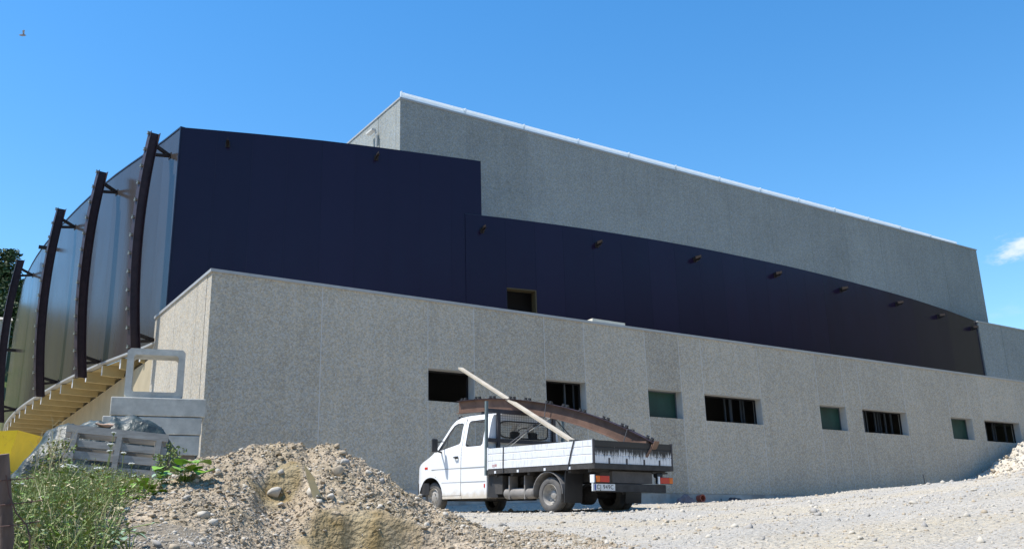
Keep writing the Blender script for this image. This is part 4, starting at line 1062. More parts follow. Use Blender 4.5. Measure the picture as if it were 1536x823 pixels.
def mound_h(s_, t_):
    c = lerp_tab(CREST, s_); e = math.exp(-(t_/(1.15 if t_ < 0 else .9))**2*1.0) if abs(t_) < 3 else 0
    base = max(0, 1-abs(t_)/(2.7 if t_ < 0 else 1.9))
    prof = .62*base**1.1+.38*e*base
    z = max(c+.05, 0)*prof*1.04
    # two steep clay cuts on the viewer's side
    def cut(s0, ws, t0, dp):
        k = math.exp(-((s_-s0)/ws)**4); return dp*k*sm((t0-t_)/.20)*math.exp(-max(0, (t0-t_))/.9)
    z -= cut(-.15, .20, -.46, .24) ; z -= cut(.60, .52, -1.22-.10*fbm(s_*3, 0, 2, 2), .46)
    k_ = 1-.85*clay_w(s_, t_)
    z += .06*fbm(s_*1.6, t_*1.6, 1)*min(1, z*3+.15) + (.035*fbm(s_*6, t_*6, 4, 3)+.030*fbm(s_*17, t_*17, 7, 3))*k_*min(1, z*4+.1)
    # shallow saddle between the two humps
    z -= .07*math.exp(-((s_+.02-.10)/.08)**2)*math.exp(-((t_+.3)/.5)**2)
    return z
def mound_pt(s_, t_):
    p = MD*(MH+t_)+ML*s_; zz = mound_h(s_, t_); edge = sm((3.0-abs(s_))/.5)*sm((2.6+t_)/.4)*sm((1.9-t_)/.3)
    return Vector((p.x, p.y, ground_z(p.x, p.y)*1.0 + zz*edge - .02*(1-edge)-.0))
# crest heights above are absolute (camera level = 0); turn them into heights over the ground
_c = []
for s_, z_ in [(a, b-.07-.07*sm((a-.3)/.6)) for a, b in CREST]:
    p = MD*MH+ML*s_; _c.append((s_, z_-ground_z(p.x, p.y)))
CREST = _c
mb = MB(); SS = np.arange(-3.1, 3.15, .022); TT = np.arange(-2.6, 1.9, .022)
for s_ in SS:
    for t_ in TT: mb.v.append(tuple(mound_pt(s_, t_)))
nt_ = len(TT)
for i in range(len(SS)-1):
    for j in range(nt_-1):
        a_ = i*nt_+j; s_, t_ = SS[i], TT[j]
        mb.face((a_, a_+nt_, a_+nt_+1, a_+1), 0)
mc = MD*MH; mc.z = 0
cws = [clay_w(s_, t_) for s_ in SS for t_ in TT]
n, l, b = nodes_of(M_dirt); at_ = n.new('ShaderNodeAttribute'); at_.attribute_name = 'clay'; src = b.inputs['Base Color'].links[0].from_socket
nz = n.new('ShaderNodeTexNoise'); nz.inputs['Scale'].default_value = 5; nz.inputs['Detail'].default_value = 7; tcc = n.new('ShaderNodeTexCoord'); l.new(tcc.outputs['Object'], nz.inputs['Vector'])
cr_ = n.new('ShaderNodeValToRGB'); cr_.color_ramp.elements[0].position = .35; cr_.color_ramp.elements[0].color = (.25,.175,.075,1); cr_.color_ramp.elements[1].position = .68; cr_.color_ramp.elements[1].color = (.37,.295,.175,1); l.new(nz.outputs['Fac'], cr_.inputs[0])
mxc = n.new('ShaderNodeMix'); mxc.data_type = 'RGBA'; l.new(at_.outputs['Fac'], mxc.inputs['Factor']); l.new(src, mxc.inputs['A']); l.new(cr_.outputs[0], mxc.inputs['B']); l.new(mxc.outputs['Result'], b.inputs['Base Color'])
mound = mb.build('dirt_mound', [M_dirt, M_clay], None, M=Matrix.Translation(-mc), smooth='all'); mound.location = mc
at_ = mound.data.attributes.new('clay', 'FLOAT', 'POINT'); at_.data.foreach_set('value', cws)
tag(mound, 'large heap of pale rubble and ochre clay in the foreground left of the truck', 'dirt heap')

# stones: jittered icospheres merged into one mesh per heap
def ico():
    bm = bmesh.new(); bmesh.ops.create_icosphere(bm, subdivisions=1, radius=1)
    v = np.array([q.co[:] for q in bm.verts]); f_ = np.array([[q.index for q in fc.verts] for fc in bm.faces]); bm.free(); return v, f_
IV, IF = ico()
bmx = bmesh.new(); bmesh.ops.create_icosphere(bmx, subdivisions=2, radius=1); IV2 = np.array([q.co[:] for q in bmx.verts]); IF2 = np.array([[q.index for q in fc.verts] for fc in bmx.faces]); bmx.free()
def stones_mesh(name, P, sizes, mats, flat=.65, hi=False):
    V0, F0 = (IV2, IF2) if hi else (IV, IF)
    N = len(P); nv = len(V0); nf = len(F0)
    var = 12; shapes = []
    for k in range(var):
        j = 1+rng.normal(0, .22, (nv, 1))
        if hi: j = np.array([[1+.5*noise.noise(Vector(v)*1.1+Vector((k*7, 0, 0)))+.25*noise.noise(Vector(v)*2.5+Vector((k*3, 5, 0)))] for v in V0])
        q = V0*j*np.array([1.15, .85, flat]); 
        for cut_ in range(9):   # knock flats off
            nn_ = rng.normal(size=3); nn_ /= np.linalg.norm(nn_); dd = q@nn_; lim = .50; ex = np.maximum(0, dd-lim); q = q-ex[:, None]*nn_
        shapes.append(q)
    shapes = np.array(shapes); pick = rng.integers(0, var, N); ang = rng.uniform(0, 2*np.pi, N); tilt = rng.normal(0, .5, N)
    ca, sa = np.cos(ang), np.sin(ang); ct, st_ = np.cos(tilt), np.sin(tilt); Z = np.zeros(N); O = np.ones(N)
    Rz = np.stack([np.stack([ca,-sa,Z],1), np.stack([sa,ca,Z],1), np.stack([Z,Z,O],1)],1); Rx = np.stack([np.stack([O,Z,Z],1), np.stack([Z,ct,-st_],1), np.stack([Z,st_,ct],1)],1)
    Rm = Rz@Rx
    Vv = np.einsum('nij,nvj->nvi', Rm, shapes[pick]*np.asarray(sizes)[:, None, None]) + np.asarray(P)[:, None, :]
    Ff = (F0[None]+(np.arange(N)*nv)[:, None, None]).reshape(-1, 3)
    me = bpy.data.meshes.new(name); me.vertices.add(N*nv); me.vertices.foreach_set('co', Vv.reshape(-1))
    me.loops.add(len(Ff)*3); me.loops.foreach_set('vertex_index', Ff.reshape(-1)); me.polygons.add(len(Ff))
    me.polygons.foreach_set('loop_start', np.arange(len(Ff))*3)
    for q in mats: me.materials.append(q)
    me.polygons.foreach_set('material_index', np.repeat(rng.choice(len(mats), N, p=[.45,.3,.25] if len(mats) == 3 else None), nf).astype(np.int32))
    me.update(calc_edges=True); me.validate(); return me
def is_clay(s_, t_): return clay_w(s_, t_) > .35
P = []; sz = []
while len(P) < 24000:
    s_ = rng.uniform(-2.9, 2.9); t_ = rng.uniform(-2.5, 1.2)
    if is_clay(s_, t_) and rng.random() < .93: continue
    if lerp_tab(CREST, s_)*max(0, 1-abs(t_)/2.4) < .03 and rng.random() < .6: continue
    p = mound_pt(s_, t_); r_ = min(.0062*(1/(rng.random()+.003))**.38, .038)
    p.z += r_*.25; P.append(p-mc); sz.append(r_)
so_ = bpy.data.objects.new('loose_stones', stones_mesh('loose_stones', [tuple(p) for p in P], sz, [M_dirt, M_stone[2], M_stone[0]])); COL.objects.link(so_); so_.parent = mound; so_['kind'] = 'stuff'
P = []; sz = []
while len(P) < 1500:
    s_ = rng.uniform(-2.6, 2.7); t_ = rng.uniform(-2.4, .4)
    if is_clay(s_, t_) and rng.random() < .8: continue
    p = mound_pt(s_, t_); r_ = min(.018/(rng.random()+.05)**.35, .05); P.append(p-mc+Vector((0,0,-r_*.15))); sz.append(r_)
co_ = bpy.data.objects.new('dirt_clods', stones_mesh('dirt_clods', [tuple(p) for p in P], sz, [M_dirt], hi=True)); COL.objects.link(co_); co_.parent = mound; co_['kind'] = 'stuff'
# individual larger rocks
def find_on_mound(px, py):
    """where the viewing line of the photograph first meets the mound or the ground"""
    d_ = pix(px, py); prev = None
    for k in range(300, 3200):
        r_ = k*.01; q = d_*r_; h_ = q.x*MD.x+q.y*MD.y-MH; s_ = q.x*ML.x+q.y*ML.y
        gz = mound_pt(s_, h_).z if (abs(s_) < 3.05 and -2.55 < h_ < 1.85) else ground_z(q.x, q.y)
        if q.z < gz: return q
    return d_*9
rocks = [(412,741,.075,0,'pale angular stone in the hollow under the left hump of the dirt heap'),(470,741,.075,0,'flat whitish stone at the foot of the upright wood splinter'),(303,775,.06,0,'white oval stone on the lower left flank of the dirt heap'),
 (320,785,.055,0,'white jagged stone just right of the white oval stone'),(518,694,.07,1,'large grey-white rock on the right shoulder of the dirt heap crest'),(552,710,.05,0,'pale rounded rock lower on the right shoulder of the dirt heap'),
 (572,722,.05,1,'brown grey stone on the falling right crest of the dirt heap'),(505,708,.085,2,'dull ochre boulder on the dirt heap right of the wood splinter'),(668,772,.045,0,'pale rock at the end of the dirt heap in front of the truck wheel'),
 (327,708,.04,0,'small white stone on the left skyline of the dirt heap'),(293,718,.07,1,'rounded grey-brown rock beside the broad green leaves'),(118,790,.12,2,'big pinkish boulder half hidden among the weeds'),(280,741,.05,2,'orange-tan stone on the left flank of the dirt heap'),
 (640,788,.05,0,'white flat stone low on the right flank of the dirt heap'),(690,775,.045,0,'pale stone on the right toe of the dirt heap'),(497,746,.05,0,'flat pale slab right of the stone under the splinter'),(160,795,.09,2,'tan boulder right of the big pinkish boulder in the weeds')]
for i, (px, py, r_, mi, lab) in enumerate(rocks):
    p = find_on_mound(px, py); p.z += r_*.1
    me = stones_mesh('rock', [(0,0,0)], [r_], [M_stone[mi]], flat=.7, hi=True); o = bpy.data.objects.new('rock', me); COL.objects.link(o); o.location = p; tag(o, lab, 'rock', 'rocks lying on the dirt heap')
# splinter of wood stuck in the heap
p = find_on_mound(477, 738); p = p*((p.length-.06)/p.length); tip = pix(457, 697)*(p.length-.05)
q = MB(); a_ = rt*.038; n_ = Vector((0,0,1)).cross(a_).normalized()*.006
mid = p.lerp(tip, .45)
for lo, hi, w0, w1 in ((p-Vector((0,0,.05)), mid, .034, .036), (mid, tip, .036, .004)):
    q.hexa([lo-rt*w0-n_, lo+rt*w0-n_, lo+rt*w0+n_, lo-rt*w0+n_, hi-rt*w1-n_, hi+rt*w1*.6-n_, hi+rt*w1*.6+n_, hi-rt*w1+n_])
frame_obj(q, 'wood_splinter', mat('fresh_wood', (.74,.60,.34), .7, var=.12, vscale=14), p, 'pointed yellow splinter of wood standing upright in the dirt heap', 'wood splinter')

# gravel on the yard
P = []; sz = []
while len(P) < 26000:
    h_ = 5.2+26*rng.random()**1.35; a_ = R(rng.uniform(26, 73) if rng.random() < .85 else rng.uniform(70, 82))
    if a_ > R(73): h_ = 4.8+5*rng.random()
    x, y = h_*math.cos(a_), h_*math.sin(a_)
    if y > 20.7: continue
    r_ = min(.0068*(1/(rng.random()+.003))**.40, .06)*(.6+h_/22)
    P.append((x, y, ground_z(x, y)+r_*.05)); sz.append(r_)
me = stones_mesh('gravel_stones', P, sz, [M_stone[0], M_stone[1], M_stone[2]]); o = bpy.data.objects.new('gravel_stones', me); COL.objects.link(o); tag(o, 'loose pale gravel scattered over the yard', 'gravel', kind='stuff')
# gravel heap at the far right against the wall
hc = Vector((36.9, 19.6, 0)); q = MB(); n_ = 60
for i in range(n_+1):
    for j in range(n_+1):
        x = hc.x-3.2+8.5*i/n_; y = hc.y-3.0+4.3*j/n_
        ux = (x-hc.x+3.2)/8.5; k = sm(ux*1.5)*sm(min(1, (y-hc.y+3.0)/2.2))*sm((hc.y+1.3-y)/.9+.35)
        z = ground_z(x, y)-.03 + k*(1.15+.28*fbm(x*1.5, y*1.5, 3, 4)) + .12*fbm(x*4, y*4, 6, 3)*min(1, k*5)
        if i in (0, n_) or j in (0, n_): z = ground_z(x, y)-.15
        q.v.append((x, y, z))
for i in range(n_):
    for j in range(n_): a_ = i*(n_+1)+j; q.face((a_, a_+n_+1, a_+n_+2, a_+1))
gh = q.build('rubble_heap', mat('pale_rubble', (.50,.45,.37), .95, var=.3, vscale=4, bump=.05, bscale=9, spec=.15), None, M=Matrix.Translation(-hc), smooth='all'); gh.location = hc
tag(gh, 'pale rubble heap against the wall at the far right edge', 'rubble heap')
vv_ = np.array([v.co[:] for v in gh.data.vertices]); pk_ = rng.choice(len(vv_), 2600); pp = vv_[pk_]+rng.normal(0, .04, (2600, 3))
me = stones_mesh('heap_stones', pp, np.minimum(.03/np.sqrt(rng.random(2600)+.02), .16), [M_stone[0], M_stone[1], M_stone[2]]); o = bpy.data.objects.new('loose_stones', me); COL.objects.link(o); o.parent = gh; o['kind'] = 'stuff'

# ------------------------------------------------------------------ precast pieces, pallet, tarp, container at the left
M_pre = mat('precast_grey', (.50,.49,.44), .85, var=.2, vscale=3.5, col2=(.41,.40,.36), mixscale=1.4, bump=.003, spec=.25)
sa_ = R(-13)                         # the stack is turned a little out of the wall's line
sx_ = Vector((math.cos(sa_), math.sin(sa_), 0)); sy_ = Vector((-math.sin(sa_), math.cos(sa_), 0))
S0 = Vector((3.60, 19.35, 0))
def sbox(q, x0, x1, y0, y1, z0, z1):
    f_ = lambda x, y, z: S0+sx_*x+sy_*y+Vector((0,0,z))
    q.hexa([f_(x0,y0,z0),f_(x1,y0,z0),f_(x1,y1,z0),f_(x0,y1,z0),f_(x0,y0,z1),f_(x1,y0,z1),f_(x1,y1,z1),f_(x0,y1,z1)])
slabs = [(0.02,1.78,2.70,3.06,'top long grey concrete block of the stack, under the hollow square'),(-.10,1.72,2.345,2.685,'second long grey concrete block from the top of the stack'),(-.02,1.70,1.95,2.33,'third long grey concrete block, partly behind the tarpaulin')]
for x0, x1, z0, z1, lab in slabs:
    q = MB(); sbox(q, x0, x1, 0, .95, z0, z1); c = S0+sx_*(x0+x1)/2+Vector((0,0,z0)); o = frame_obj(q, 'concrete_block', M_pre, c, lab, 'concrete block', bevel=.018); o['group'] = 'stacked precast concrete blocks'
for x0 in (.15, 1.35):
    q = MB(); sbox(q, x0, x0+.28, .04, .9, 1.80, 1.948); c = S0+sx_*x0+Vector((0,0,1.8)); o = frame_obj(q, 'timber_bearer', mat('bearer_wood', (.22,.17,.12), .85, var=.2), c, ['short timber bearer under the left of the block stack','short timber bearer under the right of the block stack'][x0 > 1], 'timber')
q = MB(); sbox(q, -.2, 2.15, -.1, 1.0, ground_z(4.5,19.5)-.1, 1.80); o = frame_obj(q, 'concrete_slab', M_pre, S0+sx_*1+Vector((0,0,1.3)), 'low grey concrete slab carrying the block stack beside the wall corner', 'concrete slab', bevel=.02)
# square frame (culvert ring) on the stack
q = MB(); X1, X2, Z1, Z2, T_ = .24, 1.33, 3.062, 4.05, .125; D0, D1 = .10, .62
def ringpts(x0, x1, z0, z1, c):
    return [(x0+c,z0),(x1-c,z0),(x1,z0+c),(x1,z1-c),(x1-c,z1),(x0+c,z1),(x0,z1-c),(x0,z0+c)]
oo = ringpts(X1, X2, Z1, Z2, .06); ii = ringpts(X1+T_, X2-T_, Z1+T_, Z2-T_, .04)
f_ = lambda x, y, z: tuple(S0+sx_*x+sy_*y+Vector((0,0,z)))
for k in range(8):
    k2 = (k+1) % 8; a_, b_, c_, d_ = oo[k], oo[k2], ii[k2], ii[k]
    q.hexa([f_(a_[0],D0,a_[1]), f_(b_[0],D0,b_[1]), f_(c_[0],D0,c_[1]), f_(d_[0],D0,d_[1]), f_(a_[0],D1,a_[1]), f_(b_[0],D1,b_[1]), f_(c_[0],D1,c_[1]), f_(d_[0],D1,d_[1])])
frame_obj(q, 'box_culvert', M_pre, S0+sx_*.8+sy_*.35+Vector((0,0,3.062)), 'square hollow grey concrete box standing open on the block stack', 'culvert')

# tarpaulin-covered pile
M_tarp = mat('grey_green_tarp', (.030,.044,.038), .48, var=.6, vscale=5, bump=.05, bscale=7, spec=.55)
tc0 = Vector((2.5, 13.25, 0)); q = MB(); NA, NR = 72, 26
TL_ = math.atan2(2.5, 13.25)
def tarp_top(s_):  # height profile across the pile, left to right
    return lerp_tab([(-1.15,.9),(-.95,1.12),(-.78,1.48),(-.62,1.66),(-.3,1.72),(.1,1.74),(.45,1.76),(.62,1.66),(.8,1.45),(.95,1.05)], s_)
vd = Vector((2.5, 13.25, 0)).normalized(); vr = Vector((vd.y, -vd.x, 0))
n1 = 90; n2 = 44
for i in range(n1+1):
    s_ = -1.12+2.05*i/n1
    for j in range(n2+1):
        t_ = -.75+1.5*j/n2
        e = (1-abs(t_/.75)**4); p = tc0+vr*s_+vd*t_; g0 = ground_z(p.x, p.y)-.1
        z = g0+(tarp_top(s_)-g0)*(e**.55 if e > 0 else 0) + .085*fbm(s_*2.6+3*t_, t_*1.5, 2, 4)*min(1, e*2)
        z += .03*math.sin(s_*23+4*fbm(s_*2, t_*2, 5, 2))*(1-abs(t_))
        q.v.append((p.x+.05*fbm(s_*3, t_*3, 9, 2), p.y, max(z, g0)))
for i in range(n1):
    for j in range(n2): a_ = i*(n2+1)+j; q.face((a_, a_+n2+1, a_+n2+2, a_+1))
c = tc0.copy(); c.z = 1.0
o = frame_obj(q, 'tarpaulin', M_tarp, c, 'crumpled grey-green tarpaulin draped over a pile behind the wooden pallet', 'tarpaulin', smooth='all')
M_brick = mat('salmon_stone', (.50,.33,.23), .85, var=.15)
for (px, py, r_, sq, lab) in ((168,639,.12,(3.2,1,.5),'long pinkish slab weighing down the tarpaulin at left'),(216,645,.10,(1.6,1,.9),'orange-brown stone holding down the right of the tarpaulin')):
    p = pix(px, py)*13.1
    me = stones_mesh('stone', [(0,0,0)], [r_], [M_brick], flat=.7, hi=True); o = bpy.data.objects.new('weight_stone', me); COL.objects.link(o)
    o.location = p; o.scale = (sq[0]*.6, sq[1]*.7, sq[2]); o.rotation_euler = (0, 0, R(-10)); tag(o, lab, 'stone')
# pallet leaning on its long side in front of the pile
M_pal = mat('weathered_pallet', (.33,.305,.265), .85, var=.25, vscale=5, stretch=(1,1,4))
pc = pix(172, 680)*12.05; px_ = vr.copy(); px_.z = -.085; px_.normalize(); pz_ = Vector((0,0,1)); pz_ = (pz_-px_*pz_.dot(px_)+vd*.18).normalized(); py_ = pz_.cross(px_).normalized()
q = MB(); PM = lambda x, y, z: pc+px_*x+py_*y+pz_*z
def pb(q, x0, x1, y0, y1, z0, z1): q.hexa([PM(x0,y0,z0),PM(x1,y0,z0),PM(x1,y1,z0),PM(x0,y1,z0),PM(x0,y0,z1),PM(x1,y0,z1),PM(x1,y1,z1),PM(x0,y1,z1)])
for z0, z1 in ((.19,.28),(.03,.11),(-.11,-.02),(-.27,-.17),(-.42,-.33)): pb(q, -.56, .56, -.045, -.022, z0, z1)
pal = frame_obj(q, 'wooden_pallet', M_pal, pc-pz_*.45, 'grey weathered wooden pallet standing on edge in front of the tarpaulin', 'pallet')
for x0 in (-.50, -.02, .42):
    q = MB(); pb(q, x0+.01, x0+.07, -.075, -.047, -.44, .185); pb(q, x0, x0+.09, -.020, .075, -.44, .285); q.build('stringer', M_pal, pal, M=Matrix.Translation(-(pc-pz_*.45)))
q = MB()
for z0, z1 in ((.17,.27),(-.05,.05),(-.42,-.32)): pb(q, -.56, .56, .077, .098, z0, z1)
q.build('back_boards', M_pal, pal, M=Matrix.Translation(-(pc-pz_*.45)))
# yellow skip
q = MB(); a0 = pix(-120, 652)*18; b0 = pix(26, 654)*17.0; c0 = pix(68, 653)*17.9; dz = Vector((0,0,-.95))
d0 = c0+(a0-b0)
base_z = 1.1
def inn(p, cpt, k): return Vector((cpt.x+(p.x-cpt.x)*k, cpt.y+(p.y-cpt.y)*k, base_z))
cpt = (a0+b0+c0+d0)/4; Ttop = [a0, b0, c0, d0]
for p in Ttop: p.z = 2.03
Tb = [inn(p, cpt, .62) for p in Ttop]
for k in range(4):
    k2 = (k+1) % 4; q.poly([Tb[k], Tb[k2], Ttop[k2], Ttop[k]])
    ti, tj = cpt+(Ttop[k]-cpt)*.97, cpt+(Ttop[k2]-cpt)*.97; bi, bj = cpt+(Tb[k]-cpt)*.97, cpt+(Tb[k2]-cpt)*.97
    q.poly([bi, bj, tj, ti]); q.poly([Ttop[k], Ttop[k2], tj, ti])
q.poly(Tb)
c = cpt.copy(); c.z = base_z
o = frame_obj(q, 'yellow_skip', mat('worn_yellow_paint', (.92,.62,.015), .55, var=.08, vscale=3, col2=(.65,.33,.03), mixscale=4, mixlo=.62, mixhi=.72), c, 'bright yellow metal skip at the left edge below the overhang', 'skip')

# ------------------------------------------------------------------ bits at the wall foot
q = MB(); q.lathe((20.69,20.985,1.36),(0,-1,0),[(0,.085),(.0,.10),(.10,.10),(.12,.11),(.20,.11),(.20,.085),(.02,.08)],20)
frame_obj(q, 'drain_pipe', mat('terracotta_pvc', (.42,.10,.06), .5, var=.1), Vector((20.69,20.9,1.36)), 'short red-brown drain pipe end sticking out of the foundation', 'pipe', smooth=40)
def bag(name, c, sx, sy, sz_, m_, lab, cat, sd_):
    bm = bmesh.new(); bmesh.ops.create_icosphere(bm, subdivisions=4, radius=1)
    for v in bm.verts:
        k = 1+.28*fbm(v.co.x*1.3+sd_, v.co.y*1.3, v.co.z*1.3, 4); v.co = Vector((v.co.x*sx*k, v.co.y*sy*k, max(-.25, v.co.z)*sz_*k))
    me = bpy.data.meshes.new(name); bm.to_mesh(me); bm.free(); me.materials.append(m_); o = bpy.data.objects.new(name, me); COL.objects.link(o)
    o.location = c; me.polygons.foreach_set('use_smooth', [True]*len(me.polygons)); tag(o, lab, cat); return o
bag('rubble_sack', (19.75,20.55,1.17), .32, .16, .26, mat('dull_sack', (.17,.14,.15), .8, var=.3, vscale=8), 'slumped grey sack against the foundation left of the red pipe', 'sack', 1)
bag('plastic_scrap', (20.25,20.55,1.13), .22, .10, .09, mat('faded_red_plastic', (.38,.10,.06), .6, var=.3), 'flat faded red plastic scrap beside the grey sack', 'scrap', 4)
bag('rubbish_bag', (21.75,20.55,1.20), .34, .14, .16, mat('dark_bag', (.035,.03,.035), .45, var=.3), 'dark crumpled rubbish bag at the wall foot right of the pipe', 'bag', 8)
q = MB(); q.tube([(21.25,20.6,1.0),(21.25,20.6,1.34)], .012, 6); frame_obj(q, 'iron_stake', M_rust, Vector((21.25,20.6,1.05)), 'short dark stake between the red pipe and the dark bag', 'stake')
q = MB(); q.tube([(31.95,20.75,1.4),(31.88,20.78,2.30)], .012, 6); frame_obj(q, 'steel_rod', M_rust, Vector((31.95,20.75,1.45)), 'thin rusty rod standing against the wall right of centre', 'rod')

# ------------------------------------------------------------------ fence post and barbed wire at the left edge
M_post = mat('old_post_wood', (.17,.12,.095), .9, var=.35, vscale=6, stretch=(3,3,.5), bump=.006, bscale=20)
pb_ = pix(7, 823)*4.55; bz = ground_z(pb_.x, pb_.y)
q = MB(); pt_ = pix(3, 681)*4.52
tp_ = [Vector((pb_.x, pb_.y, bz-.1)), Vector((pb_.x, pb_.y, (bz+pt_.z)/2))+rt*.002, Vector((pt_.x, pt_.y, pt_.z))]
q.tube(tp_, [.031,.030,.027], 12); frame_obj(q, 'fence_post', M_post, Vector((pb_.x, pb_.y, bz)), 'weathered brown wooden fence post at the left edge', 'post', smooth=40)
M_wire = mat('rusty_wire', (.12,.06,.045), .7)
def wire(pxs, lab, barbs=True, r=.0022):
    pts = [pix(a_, b_)*d_ for a_, b_, d_ in pxs]; q = MB(); q.tube(pts, r, 5)
    if barbs:
        for p, p2 in zip(pts, pts[1:]):
            n_ = max(1, int((p2-p).length/.09))
            for k in range(n_):
                c = p.lerp(p2, (k+.5)/n_)
                for s1 in (-1, 1): q.tube([c-Vector((.003*s1,0,.007)), c+Vector((.003*s1,0,.008))], .0013, 4)
    o = frame_obj(q, 'barbed_wire', M_wire, pts[0], lab, 'wire'); o['group'] = 'wires of the old fence'
wire([(-60,722,4.5),(2,720,4.5),(30,718,4.5),(52,715.5,4.5)], 'top strand of rusty barbed wire leaving the fence post')
wire([(-60,762,4.5),(0,757,4.5),(30,754,4.5),(64,749.5,4.5)], 'middle strand of rusty barbed wire leaving the fence post')
wire([(-60,800,4.5),(0,789,4.5),(30,786,4.5),(60,781,4.5)], 'lower strand of rusty barbed wire leaving the fence post')
wire([(9,712,4.48),(14,742,4.48),(24,768,4.47),(40,787,4.46),(45,805,4.45),(43,840,4.44)], 'loose wire end curling down beside the fence post', False, .003)

# ------------------------------------------------------------------ weeds
M_g = [mat('weed_green', (.12,.19,.04), .6, var=.35, vscale=3, spec=.3), mat('weed_olive', (.21,.25,.085), .65, var=.3, vscale=3, spec=.3), mat('straw', (.50,.43,.25), .7, var=.25, spec=.25), mat('bright_leaf', (.20,.31,.04), .5, var=.25, spec=.35)]
for m_ in M_g:
    m_.node_tree.nodes['Principled BSDF'].inputs['Subsurface Weight'].default_value = 0
def weed_top(px):   # skyline of the weeds in image rows
    return lerp_tab([(-40,738),(20,730),(60,716),(95,702),(130,708),(170,716),(210,722),(240,730),(262,750),(285,800),(300,830)], px)
V_, F_i, MI = [], [], []
def quad(p0, p1, p2, p3, mi):
    n_ = len(V_); V_.extend([p0, p1, p2, p3]); F_i.append((n_, n_+1, n_+2, n_+3)); MI.append(mi)
def weed_spot():
    h_ = rng.uniform(4.6, 11.2); px = rng.uniform(-60, 150+(h_-4.6)*17+rng.normal(0, 12)); d_ = pix(px, 760); d_ = Vector((d_.x, d_.y, 0)).normalized()
    return px, h_, d_*h_
cnt = 0
def max_tall(px, p, h_):
    zt_ = h_*(823+.0-weed_top(px)+(0))/1409.*.985 + .012*h_   # angle over the horizon
    return zt_-p.z
while cnt < 3600:
    px, h_, p = weed_spot(); p.z = ground_z(p.x, p.y); mt = max_tall(px, p, h_)
    if mt < .05: 
        cnt += .02; continue
    H = min(mt*rng.uniform(.75, 1.03), .05+.46*rng.random()**1.9); ln = rng.normal(0, .3, 2)
    tipv = Vector((ln[0]*H, ln[1]*H, H)); a_ = rng.uniform(0, 6.28); sw = Vector((math.cos(a_), math.sin(a_), 0))*.0035
    kind = rng.random()
    if kind < .36:   # grass blade, bent
        mid = p+tipv*.55; tip = p+tipv+Vector((ln[0]*H*.35, ln[1]*H*.35, -.08*H)); mi = 2 if rng.random() < .28 else (1 if rng.random() < .5 else 0)
        quad(p-sw, p+sw, mid+sw*.8, mid-sw*.8, mi); quad(mid-sw*.8, mid+sw*.8, tip+sw*.1, tip-sw*.1, mi)
    else:            # stem with leaves
        quad(p-sw*.6, p+sw*.6, p+tipv+sw*.3, p+tipv-sw*.3, 1)
        for k in range(int(4+H*20)):
            f_ = rng.uniform(.12, 1); c = p+tipv*f_; th = rng.uniform(0, 6.28); L = rng.uniform(.018, .055)*(1.15-f_*.5); dr = Vector((math.cos(th), math.sin(th), rng.uniform(-.35, .7))).normalized()
            sdv = dr.cross(Vector((0,0,1))).normalized()*L*rng.uniform(.18,.38); mi = int(rng.choice([0,0,1,1,3,2]))
            quad(c, c+dr*L*.5+sdv, c+dr*L, c+dr*L*.5-sdv, mi)
    cnt += 1
me = bpy.data.meshes.new('weeds'); me.from_pydata([tuple(v) for v in V_], [], F_i)
for m_ in M_g: me.materials.append(m_)
me.polygons.foreach_set('material_index', MI); me.update()
o = bpy.data.objects.new('weeds', me); COL.objects.link(o); tag(o, 'tangle of green and dry weeds on the bank at lower left', 'weeds', kind='stuff')

# broad-leaved plants
M_broad = mat('broad_leaf', (.20,.36,.035), .45, var=.25, vscale=9, spec=.4); M_broad2 = mat('pale_broad_leaf', (.26,.36,.22), .5, var=.2, vscale=9, spec=.4)
def broad_plant(px, py, dist, n_, size, m_, lab, spread=.14):
    base = find_on_mound(px, py+10); dist = min(dist, base.length-.12); base = pix(px, py)*dist; gz = min(ground_z(base.x, base.y), base.z-.03)
    root = empty('leafy_plant', (base.x, base.y, gz), lab, 'plant', 'broad leaved plants beside the heap')
    st = MB(); lf = MB()
    for k in range(n_):
        tip = Vector(rng.normal(0, spread, 3)); tip.z = base.z-gz+rng.normal(0, spread*.45)
        tip = Vector((tip.x, tip.y, max(.05, tip.z)))
        st.tube([Vector((0,0,-.02)), tip*.55+Vector((0,0,.03)), tip], .003, 4)
        lf = MB(); L = size*rng.uniform(.6, 1.15); yaw = rng.uniform(0, 6.28); d1 = Vector((math.cos(yaw), math.sin(yaw), rng.uniform(-.1,.45))).normalized(); d2 = d1.cross(Vector((0,0,1))).normalized()
        nn_ = d2.cross(d1); rw = []
        for a1 in range(7):
            f_ = a1/6; wdt = L*.55*math.sin(math.pi*min(1, f_*.82+.14))**.8*(1 if a1 < 6 else .1)
            c = tip+d1*L*(f_-.15)+nn_*(-.35*L*f_*f_)
            rw.append([c-d2*wdt+nn_*wdt*.3, c, c+d2*wdt+nn_*wdt*.3])
        for a1 in range(6):
            for b1 in range(2): lf.poly([rw[a1][b1], rw[a1+1][b1], rw[a1+1][b1+1], rw[a1][b1+1]])
        lf.build('leaf', m_, root, smooth='all', recalc=False)
    st.build('stem', M_g[1], root)
broad_plant(272, 706, 9.3, 12, .15, M_broad, 'bright green broad leaved plant at the left foot of the dirt heap', .09)
broad_plant(250, 716, 9.0, 9, .09, M_broad2, 'pale green broad leaves just left of the bright green plant', .07)
broad_plant(186, 737, 7.6, 12, .09, M_broad, 'green broad leaved clump in the middle of the weeds', .10)
broad_plant(212, 738, 7.9, 12, .095, M_broad, 'yellow-green leaf clump left of the rubble edge', .10)
broad_plant(222, 728, 8.3, 6, .06, M_broad, 'small leafy clump above the yellow-green one', .08)
broad_plant(110, 748, 6.6, 3, .06, M_broad, 'single yellow-green rounded leaves low in the weeds', .04)
